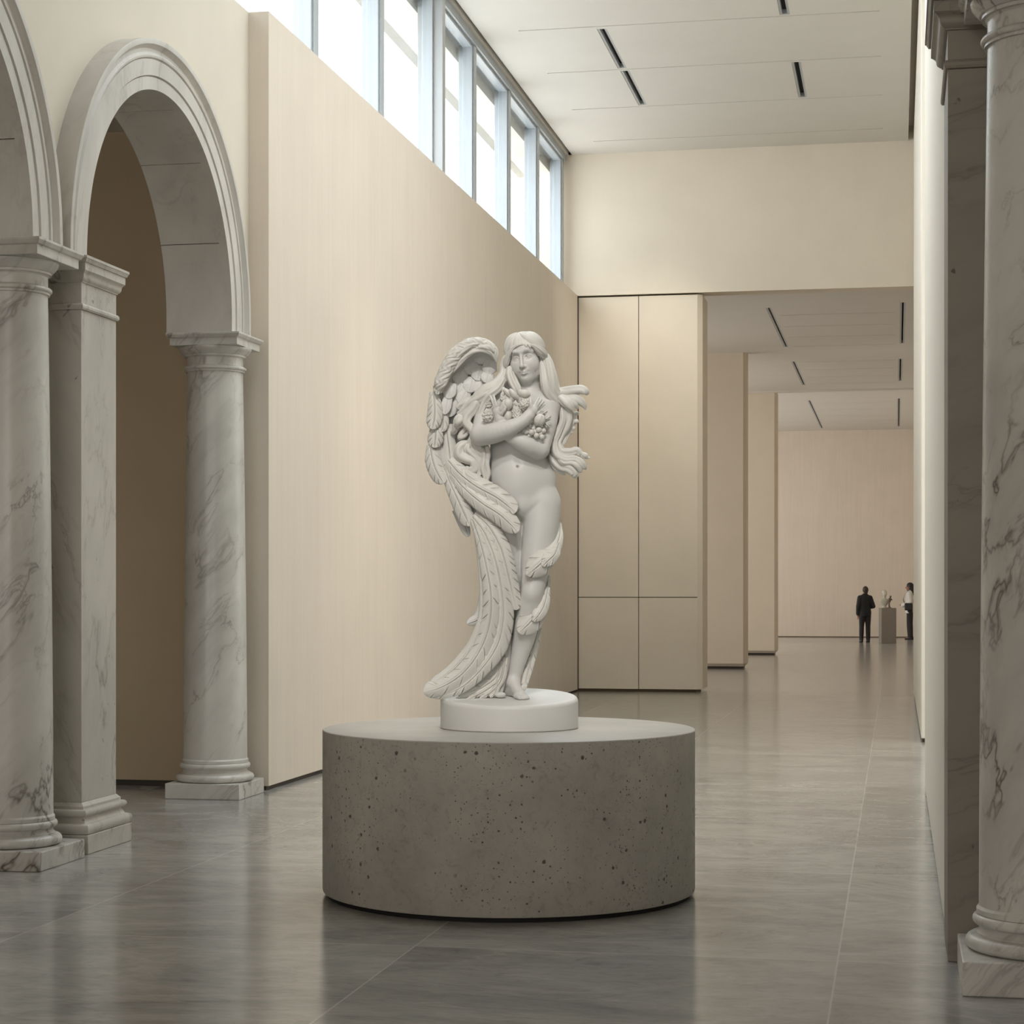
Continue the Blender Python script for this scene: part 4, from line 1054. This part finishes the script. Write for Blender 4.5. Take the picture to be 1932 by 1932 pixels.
# ---- fruit
def sphere(mb, c, r, R=None, n=20, m=12, f=None):
    vs = []; fs = []
    for i in range(m + 1):
        th = PI * i / m
        for k in range(n):
            ph = 2 * PI * k / n; d = np.array([math.sin(th) * math.cos(ph), math.sin(th) * math.sin(ph), math.cos(th)])
            s = f(th, ph) if f else 1.0
            p = d * np.array(r) * s
            vs.append(np.array(c) + (R @ p if R is not None else p))
    for i in range(m):
        for k in range(n): fs.append((i * n + k, (i + 1) * n + k, (i + 1) * n + (k + 1) % n, i * n + (k + 1) % n))
    mb.add(vs, fs)
def fruit():
    q = lambda x, y, d: L(880 + x * .0983, 720 + y * .0983, d)
    s = .0983 / 357
    def one(name, x, y, d, rx, rz, tilt=0, f=None, n=32, m=20, fy=.9):
        mb = MB(); R = np.array(Matrix.Rotation(tilt, 3, 'Y')); sphere(mb, q(x, y, d), (rx * s, (rx + rz) / 2 * s * fy, rz * s), R, n, m, f)
        o = mb.build(name, M['stone_warm'], STAT); o.data.shade_smooth(); return o
    ribs = lambda th, ph: 1 - .05 * abs(math.sin(4 * ph)) ** 4 - .04 * math.exp(-th * 5)
    one('apple', 800, 430, -.185, 92, 105, .1, lambda th, ph: 1 - .16 * math.exp(-(th / .35) ** 2))
    one('plum', 800, 650, -.170, 78, 98, .1)
    one('pear', 1115, 235, -.165, 115, 82, .25, lambda th, ph: 1 + .03 * math.sin(3 * ph))
    one('pomegranate', 1400, 735, -.175, 118, 125, .4, ribs, 48, 24)
    one('pod', 800, 225, -.165, 60, 120, -.75, ribs); one('pod', 900, 240, -.180, 62, 125, -.65, ribs); one('pod', 720, 175, -.150, 50, 80, -.3, ribs); one('pod', 960, 300, -.175, 50, 60, -.3)
    one('pod', 1030, 210, -.160, 40, 70, .1); one('pod', 690, 250, -.160, 38, 70, .5, ribs); one('plum', 880, 330, -.165, 60, 62); one('plum', 1010, 350, -.160, 55, 60); one('plum', 905, 500, -.150, 60, 60); one('plum', 690, 400, -.165, 45, 70, .2)
    def cluster(name, items, d):
        mb = MB()
        for x, y, r, dd in items: sphere(mb, q(x, y, d - dd), (r * s, r * s, r * s), None, 14, 9)
        o = mb.build(name, M['stone_warm'], STAT); o.data.shade_smooth()
    rnd = random.Random(5)
    def blob(cx, cy, R_, r, cnt, d):
        it = []
        for k in range(cnt):
            a = k * 2.39996; rr = R_ * math.sqrt((k + .5) / cnt)
            it.append((cx + rr * math.cos(a), cy + rr * math.sin(a), r * (.85 + .3 * rnd.random()), .022 * (1 - (rr / R_) ** 2)))
        return it
    cluster('grape_cluster', blob(1105, 435, 95, 30, 20, 0), -.175)
    cluster('berry_cluster', blob(965, 570, 105, 24, 34, 0), -.160)
    cluster('berry_cluster', blob(985, 660, 85, 24, 18, 0), -.170)
    big = [(1110, 930, 42, 0), (1150, 970, 50, .005), (1250, 975, 58, .01), (1390, 925, 58, .008), (1480, 945, 50, 0), (1345, 1040, 55, .008), (1450, 1065, 52, .004), (1205, 1040, 38, 0), (1320, 960, 45, 0), (1150, 890, 38, -.005), (1230, 865, 42, -.004), (1310, 850, 42, -.004), (1290, 900, 42, 0), (1090, 950, 30, -.004), (1200, 920, 40, 0), (1420, 1000, 45, 0)]
    cluster('grape_cluster', big, -.160)
    cluster('berry_cluster', blob(700, 330, 60, 22, 12, 0), -.165)
    # rose: spiral of petals
    def rose(x, y, d, R_):
        mb = MB(); sphere(mb, q(x, y, d), (R_ * s * .8, .018, R_ * s * .8), None, 20, 12)
        for ring, cnt in ((.35, 4), (.65, 6), (.95, 8)):
            for k in range(cnt):
                a = 2 * PI * k / cnt + ring * 2
                c = q(x + R_ * ring * .85 * math.cos(a), y + R_ * ring * .85 * math.sin(a), d - .020 * (1.15 - ring))
                Rm = np.array(Matrix.Rotation(a, 3, 'Y') @ Matrix.Rotation(.5, 3, 'Z')); sphere(mb, c, (R_ * s * .20, .012, R_ * s * .38), Rm, 12, 8)
        o = mb.build('rose', M['stone_warm'], STAT); o.data.shade_smooth()
    rose(400, 665, -.150, 105); rose(430, 455, -.140, 60)
    # leaves by the pomegranate
    for (x0, y0, x1, y1, w) in ((1500, 740, 1625, 660, 40), (1480, 700, 1600, 730, 36), (1500, 790, 1610, 890, 55), (1480, 800, 1540, 890, 45), (1420, 640, 1560, 560, 40)):
        a, b = (880 + x0 * .0983, 720 + y0 * .0983), (880 + x1 * .0983, 720 + y1 * .0983)
        feather(STAT, [(a[0], a[1], -.150), ((a[0] + b[0]) / 2, (a[1] + b[1]) / 2, -.155), (b[0], b[1], -.140)], [w * .06, w * .0983, w * .08], name='leaf', slits=2, tip=.5, th=.012, nt=24)
    mb = MB()
    for u, v, y, r in ((1088, 780, .02, .0125), (1087, 795, .015, .0135), (1082, 808, .02, .011), (1078, 816, .02, .008)): sphere(mb, L(u, v, y), (r, r, r), None, 18, 12)
    o = mb.build('berry_cluster', M['stone_warm'], STAT); o.data.shade_smooth()
    mb = MB(); c = L(944, 1311, -.07); sphere(mb, c, (.030, .02, .016), None, 24, 14); o = mb.build('pebble', M['stone'], STAT); o.data.shade_smooth()
fruit()
# ------------------------------------------------------------------ visitors and the small exhibit in the farthest room
M['skin'] = plain('skin', rgb(150, 108, 82), 0.6)
M['black'] = plain('black_cloth', rgb(24, 24, 26), 0.8)
M['char'] = plain('charcoal_cloth', rgb(38, 35, 33), 0.8)
M['whitec'] = plain('white_cloth', rgb(222, 220, 212), 0.8)
M['hair_b'] = plain('brown_hair', rgb(46, 32, 24), 0.6)
M['hair_k'] = plain('black_hair', rgb(20, 18, 18), 0.5)
M['leather'] = plain('black_leather', rgb(26, 24, 23), 0.45)
V = lambda *p: np.array(p, float)

def person(name, loc, rz, label, h, pose, jacket, trousers, hairm, long_hair=False, bag=False, group=None):
    """standing visitor, built facing -y in the local frame, 1.7 m tall before scaling"""
    t = empty(name, loc, rz); t.scale = (h / 1.7,) * 3
    tag(t, label, 'person')
    st = 0.012
    lo, hi = (-0.45, -0.35, -0.02), (0.45, 0.35, 1.75)
    sh = [V(-0.165, 0.0, 1.365), V(0.165, 0.0, 1.365)]
    el, wr, hd, kn, an = pose['elbow'], pose['wrist'], pose['hand'], pose['knee'], pose['ankle']
    def limbs(G, grow, arms=True, legs=True, trunk=True, arm_end=1.0, leg_end=1.0):
        g = grow
        if trunk:
            G.ell(V(0, 0.0, 1.22), (0.165 + g, 0.105 + g, 0.21), 0.0); G.ell(V(0, 0.0, 1.35), (0.165 + g, 0.085 + g, 0.07), 0.06); G.cone(V(-0.11, 0.01, 1.385), V(0, 0.015, 1.43), 0.04 + g, 0.055 + g, 0.05); G.cone(V(0.11, 0.01, 1.385), V(0, 0.015, 1.43), 0.04 + g, 0.055 + g, 0.05)
            G.ell(V(0, 0.005, 1.04), (0.145 + g, 0.098 + g, 0.15), 0.06); G.ell(V(0, 0.01, 0.92), (0.165 + g, 0.11 + g, 0.12), 0.06)
        if arms:
            for i in (0, 1):
                w = el[i] + (wr[i] - el[i]) * arm_end
                G.path([sh[i], el[i], w], [0.056 + g, 0.046 + g, 0.038 + g * 1.3], 0.03)
        if legs:
            for i, s in ((0, -1), (1, 1)):
                hp = V(s * 0.085, 0.01, 0.90); e = kn[i] + (an[i] - kn[i]) * leg_end
                G.path([hp, (hp + kn[i]) / 2, kn[i], (kn[i] * .6 + e * .4), e], [0.088 + g, 0.075 + g, 0.057 + g, 0.056 + g, 0.042 + g * 1.3], 0.03)
    G = Grid(lo, hi, st); limbs(G, 0.0)
    hc = V(0, -0.015, 1.585) + pose.get('head', V(0, 0, 0))
    G.path([V(0, 0.01, 1.40), hc + V(0, 0.01, -0.06)], [0.056, 0.052], 0.04)
    G.ell(hc + V(0, 0.012, 0.02), (0.074, 0.092, 0.098), 0.02); G.ell(hc + V(0, -0.03, -0.05), (0.056, 0.055, 0.066), 0.03)
    G.cone(hc + V(0, -0.085, 0.01), hc + V(0, -0.104, -0.03), 0.010, 0.014, 0.012)
    for s in (-1, 1):
        G.ell(hc + V(s * 0.078, 0.01, -0.01), (0.012, 0.02, 0.03), 0.01); G.ell(hc + V(s * 0.032, -0.083, 0.012), (0.016, 0.012, 0.01), 0.012, 's')
    G.cone(hc + V(-0.02, -0.085, -0.062), hc + V(0.02, -0.085, -0.062), 0.007, 0.007, 0.006)
    for i in (0, 1):
        d = hd[i] - wr[i]; d /= np.linalg.norm(d); side = np.cross(d, V(0, 0, 1)) if abs(d[2]) < .8 else V(0, 1, 0); side /= np.linalg.norm(side)
        pm = wr[i] + d * 0.06; G.cone(wr[i], pm, 0.034, 0.036, 0.02)
        for k, ln in enumerate((0.075, 0.088, 0.082, 0.065)):
            a = pm + side * (k - 1.5) * 0.021 + d * 0.015; G.cone(a, a + d * ln * 0.55, 0.011, 0.010, 0.006); G.cone(a + d * ln * 0.55, a + d * ln + V(0, -0.02, 0), 0.010, 0.009, 0.004)
        G.cone(wr[i] + side * -0.02, wr[i] + d * 0.06 + side * -0.055, 0.014, 0.011, 0.01)
    for i in (0, 1): G.ell(an[i] + V(0, -0.05, -0.045), (0.04, 0.11, 0.035), 0.02)
    G.mesh('body', M['skin'], t, 1)
    G = Grid(lo, hi, st); limbs(G, 0.018, legs=False, arm_end=0.93)
    G.cone(V(0, 0.005, 1.0), V(0, 0.005, 0.74), 0.165, 0.185, 0.05, flat=((0, 1, 0), 0.74)); G.cutz(0.79); G.cone(V(0, 0.012, 1.40), V(0, 0.012, 1.455), 0.078, 0.066, 0.03)
    G.ell(V(0, -0.03, 1.56), (0.1, 0.11, 0.10), 0.01, 's')
    jk = G.mesh('jacket', jacket, t, 1)
    G = Grid(lo, hi, st); G.ell(V(0, 0.01, 0.92), (0.178, 0.122, 0.12), 0.0); limbs(G, 0.016, arms=False, trunk=False, leg_end=0.97)
    G.mesh('trousers', trousers, t, 1)
    for i in (0, 1):
        G = Grid(an[i] + V(-0.09, -0.22, -0.12), an[i] + V(0.09, 0.12, 0.09), 0.008); a = an[i]
        G.path([a + V(0, 0.035, -0.05), a + V(0, -0.03, -0.045), a + V(0.0, -0.12, -0.058)], [0.046, 0.047, 0.034], 0.02); G.cone(a + V(0, 0.015, 0.02), a + V(0, 0.02, -0.04), 0.05, 0.045, 0.02)
        G.mesh('shoe', M['leather'], t, 1)
    G = Grid(hc + V(-0.2, -0.2, -0.45), hc + V(0.2, 0.25, 0.2), 0.009)
    G.ell(hc + V(0, 0.024, 0.032), (0.086, 0.10, 0.102), 0.0)
    if long_hair:
        G.path([hc + V(0, 0.06, 0.03), hc + V(0, 0.085, -0.08), hc + V(0, 0.10, -0.22)], [0.085, 0.085, 0.06], 0.04)
    else:
        G.cone(hc + V(0, 0.06, 0.0), hc + V(0, 0.065, -0.05), 0.075, 0.06, 0.03)
    G.ell(hc + V(0, -0.115, -0.045), (0.078, 0.085, 0.09), 0.008, 's')
    G.mesh('hair', hairm, t, 1)
    return t

man = dict(elbow=[V(-0.255, 0.04, 1.10), V(0.225, 0.03, 1.10)], wrist=[V(-0.10, -0.20, 1.06), V(0.215, -0.02, 0.86)], hand=[V(0.0, -0.22, 1.10), V(0.205, -0.04, 0.72)],
           knee=[V(-0.10, -0.01, 0.49), V(0.10, -0.02, 0.49)], ankle=[V(-0.095, 0.02, 0.085), V(0.115, 0.0, 0.085)], head=V(-0.012, 0, 0))
# seen from behind: turned so that the front faces the far wall
person('person', (-0.942, 60.1, 0), YAW + PI + 0.15, 'person in black jacket and trousers seen from behind in the far room', 1.68, man, M['black'], M['char'], M['hair_b'])
wom = dict(elbow=[V(-0.225, 0.02, 1.13), V(0.225, 0.04, 1.13)], wrist=[V(-0.15, -0.18, 1.02), V(0.13, -0.20, 1.02)], hand=[V(-0.05, -0.24, 1.04), V(0.03, -0.25, 1.04)],
           knee=[V(-0.07, -0.02, 0.49), V(0.075, 0.03, 0.49)], ankle=[V(-0.065, 0.0, 0.085), V(0.09, 0.05, 0.085)])
w2 = person('person', (0.40, 63.9, 0), YAW - PI / 2 - 0.3, 'person in white jacket with long dark hair, half hidden by the right wall', 1.80, wom, M['whitec'], M['char'], M['hair_k'], long_hair=True)
# shoulder bag carried in front
bg_ = empty('shoulder_bag', (0.40, 63.9, 0), YAW - PI / 2 - 0.3); bg_.scale = (1.8 / 1.7,) * 3
tag(bg_, 'black shoulder bag held against the white jacket in the far room', 'bag')
MB().box(0.235, 0.315, -0.12, 0.12, 0.88, 1.10).build('pouch', M['leather'], bg_, bevel=0.03, seg=3)
mb = MB()
P = catmull([V(0.26, -0.13, 1.10), V(0.21, -0.16, 1.25), V(0.10, -0.06, 1.455), V(0.04, 0.06, 1.47), V(0.16, 0.15, 1.3), V(0.26, 0.12, 1.10)], 40)
vs = []; fs = []
for i in range(41):
    for k in range(6): vs.append(P[i] + 0.013 * V(math.cos(k * PI / 3), 0.6 * math.sin(k * PI / 3), math.sin(k * PI / 3)))
for i in range(40):
    for k in range(6): fs.append((i * 6 + k, i * 6 + (k + 1) % 6, (i + 1) * 6 + (k + 1) % 6, (i + 1) * 6 + k))
mb.add(vs, fs).build('strap', M['leather'], bg_)

# plinth with two small works
M['greyplinth'] = plain('grey_paint', rgb(128, 120, 110), 0.7)
pl = empty('display_plinth', (-0.27, 59.2, 0), YAW); tag(pl, 'grey square display plinth carrying the small works in the far room', 'plinth')
MB().box(-0.22, 0.22, -0.22, 0.22, 0.0, 1.05).build('block', M['greyplinth'], pl, bevel=0.006)
M['pale'] = plain('pale_stone', rgb(186, 182, 168), 0.6); M['bronze'] = plain('dark_bronze', rgb(96, 84, 70), 0.4, 0.3)
ca, sa = math.cos(YAW), math.sin(YAW)
def on_plinth(x, y): return (-0.27 + x * ca - y * sa, 59.2 + x * sa + y * ca, 1.05)
b = empty('small_bust', on_plinth(-0.09, 0.02), YAW); tag(b, 'pale stone bust on the grey plinth in the far room', 'bust')
G = Grid((-0.2, -0.16, -0.02), (0.2, 0.16, 0.62), 0.008)
G.ell(V(0, 0, 0.17), (0.115, 0.075, 0.12), 0.0); G.cone(V(-0.09, 0, 0.22), V(0.09, 0, 0.22), 0.05, 0.05, 0.04); G.cone(V(0, 0, 0.25), V(0.01, -0.01, 0.36), 0.042, 0.038, 0.03)
G.ell(V(0.012, -0.012, 0.43), (0.062, 0.075, 0.088), 0.02); G.ell(V(0.012, -0.05, 0.39), (0.04, 0.035, 0.045), 0.03); G.cone(V(0.012, -0.085, 0.43), V(0.012, -0.098, 0.405), 0.008, 0.011, 0.01)
G.ell(V(0.012, 0.02, 0.46), (0.072, 0.075, 0.075), 0.01); G.cone(V(0, 0, 0.08), V(0, 0, 0.03), 0.05, 0.06, 0.02); G.cutz(0.03)
G.mesh('head_and_shoulders', M['pale'], b, 1)
MB().lathe([(0.085, 0.0), (0.085, 0.02), (0.07, 0.03), (0.05, 0.045)], 32).build('socle', M['pale'], b, smooth=0.6)
fg = empty('small_figurine', on_plinth(0.04, -0.08), YAW); tag(fg, 'small dark bronze figurine beside the pale bust on the plinth', 'figurine')
G = Grid((-0.12, -0.1, 0.0), (0.14, 0.1, 0.42), 0.007)
G.path([V(0, 0, 0.02), V(-0.01, 0, 0.12), V(0.0, 0, 0.20)], [0.028, 0.022, 0.03], 0.02); G.ell(V(0.01, 0, 0.24), (0.045, 0.035, 0.06), 0.02); G.cone(V(0.02, 0, 0.28), V(0.03, 0, 0.31), 0.02, 0.018, 0.02); G.ell(V(0.033, -0.005, 0.335), (0.03, 0.034, 0.036), 0.01)
G.path([V(0.04, 0, 0.27), V(0.075, -0.02, 0.24), V(0.05, -0.05, 0.27)], [0.016, 0.013, 0.010], 0.01)
G.mesh('figure', M['bronze'], fg, 1)
MB().lathe([(0.055, 0.0), (0.055, 0.018), (0.045, 0.022)], 24).build('base', M['bronze'], fg, smooth=0.6)
# ------------------------------------------------------------------ light
w = bpy.data.worlds.new('sky'); SC.world = w; w.use_nodes = True
bg = w.node_tree.nodes['Background']; bg.inputs['Color'].default_value = (0.86, 0.93, 1.0, 1); bg.inputs['Strength'].default_value = 2.5

def area(name, loc, rot, sx, sy, power, col):
    l = bpy.data.lights.new(name, 'AREA'); l.shape = 'RECTANGLE'; l.size = sx; l.size_y = sy; l.energy = power; l.color = col
    o = bpy.data.objects.new(name, l); COL.objects.link(o); o.location = loc; o.rotation_euler = rot
    return o
DAY = (1.0, 0.985, 0.972)
# daylight outside the clerestory, facing +X
area('clerestory_daylight', (-6.0, 22.0, 7.2), (0, -PI / 2 + 0.25, 0), 2.6, 19.0, 390, DAY)
# added overhead lamp shining through the added roof light of the near hall
area('added_roof_fill', (-1.85, 15.2, 9.4), (0, 0, 0), 3.2, 11.0, 220, DAY)
# added fill lamps in the far rooms, hidden behind the piers; no windows there
area('far_room_fill', (-9.1, 35.3, 3.2), (0, -PI / 2, 0), 5.5, 7.5, 240, DAY)
area('middle_room_fill', (-9.1, 44.0, 3.2), (0, -PI / 2, 0), 5.5, 6.8, 240, DAY)
area('end_room_fill', (-9.1, 57.0, 3.4), (0, -PI / 2, 0), 6.0, 16, 560, DAY)
# added fill lamp in the side room behind the right doorway; no window there
area('side_room_fill', (2.5, 18.5, 3.2), (0, PI / 2, 0), 5.0, 6.0, 120, DAY)

# added fill behind the camera to lift the foreground; the wall there is closed
area('front_fill', (-2.2, -4.7, 3.6), (PI / 2, 0, 0), 4.8, 4.8, 250, DAY)

# added fill lamp at the near end of the side aisle, to brighten it
area('aisle_fill', (-7.2, -4.7, 2.6), (PI / 2, 0, 0), 2.8, 4.2, 240, DAY)

def spot(name, loc, target, power, angle, blend, radius, col):
    l = bpy.data.lights.new(name, 'SPOT'); l.energy = power; l.spot_size = math.radians(angle); l.spot_blend = blend; l.shadow_soft_size = radius; l.color = col
    o = bpy.data.objects.new(name, l); COL.objects.link(o); o.location = loc
    o.rotation_euler = (Vector(target) - Vector(loc)).to_track_quat('-Z', 'Y').to_euler()
    return o
# assumed lamps under the ceiling, none seen: on the statue, and washing the panelled pier and the beige wall
spot('assumed_statue_lamp', (-1.6, 2.6, 8.0), (SX, SY, 1.9), 1000, 17, 0.6, 0.35, (1.0, 0.97, 0.93))
spot('assumed_statue_lamp_right', (-0.3, 5.0, 8.1), (SX, SY, 1.8), 500, 20, 0.6, 0.3, (1.0, 0.97, 0.93))
spot('assumed_pier_lamp', (-3.3, 26.4, 8.3), (-3.8, 30.3, 4.3), 620, 52, 1.0, 0.3, (1.0, 0.96, 0.9))
spot('assumed_wall_lamp', (-2.2, 17.0, 8.2), (-4.9, 18.0, 1.2), 330, 32, 1.0, 0.3, (1.0, 0.86, 0.68))

SC.cycles.use_denoising = True
SC.cycles.use_adaptive_sampling = True; SC.cycles.adaptive_threshold = 0.08; SC.cycles.adaptive_min_samples = 16
SC.cycles.max_bounces = 8; SC.cycles.diffuse_bounces = 4; SC.cycles.glossy_bounces = 4; SC.cycles.transparent_max_bounces = 8
SC.cycles.caustics_reflective = False; SC.cycles.caustics_refractive = False; SC.cycles.sample_clamp_indirect = 8
vs_ = SC.view_settings
SC.display_settings.display_device = 'sRGB'; vs_.view_transform = 'Standard'; vs_.look = 'None'; vs_.gamma = 1.0; vs_.use_curve_mapping = False
vs_.exposure = 0.15
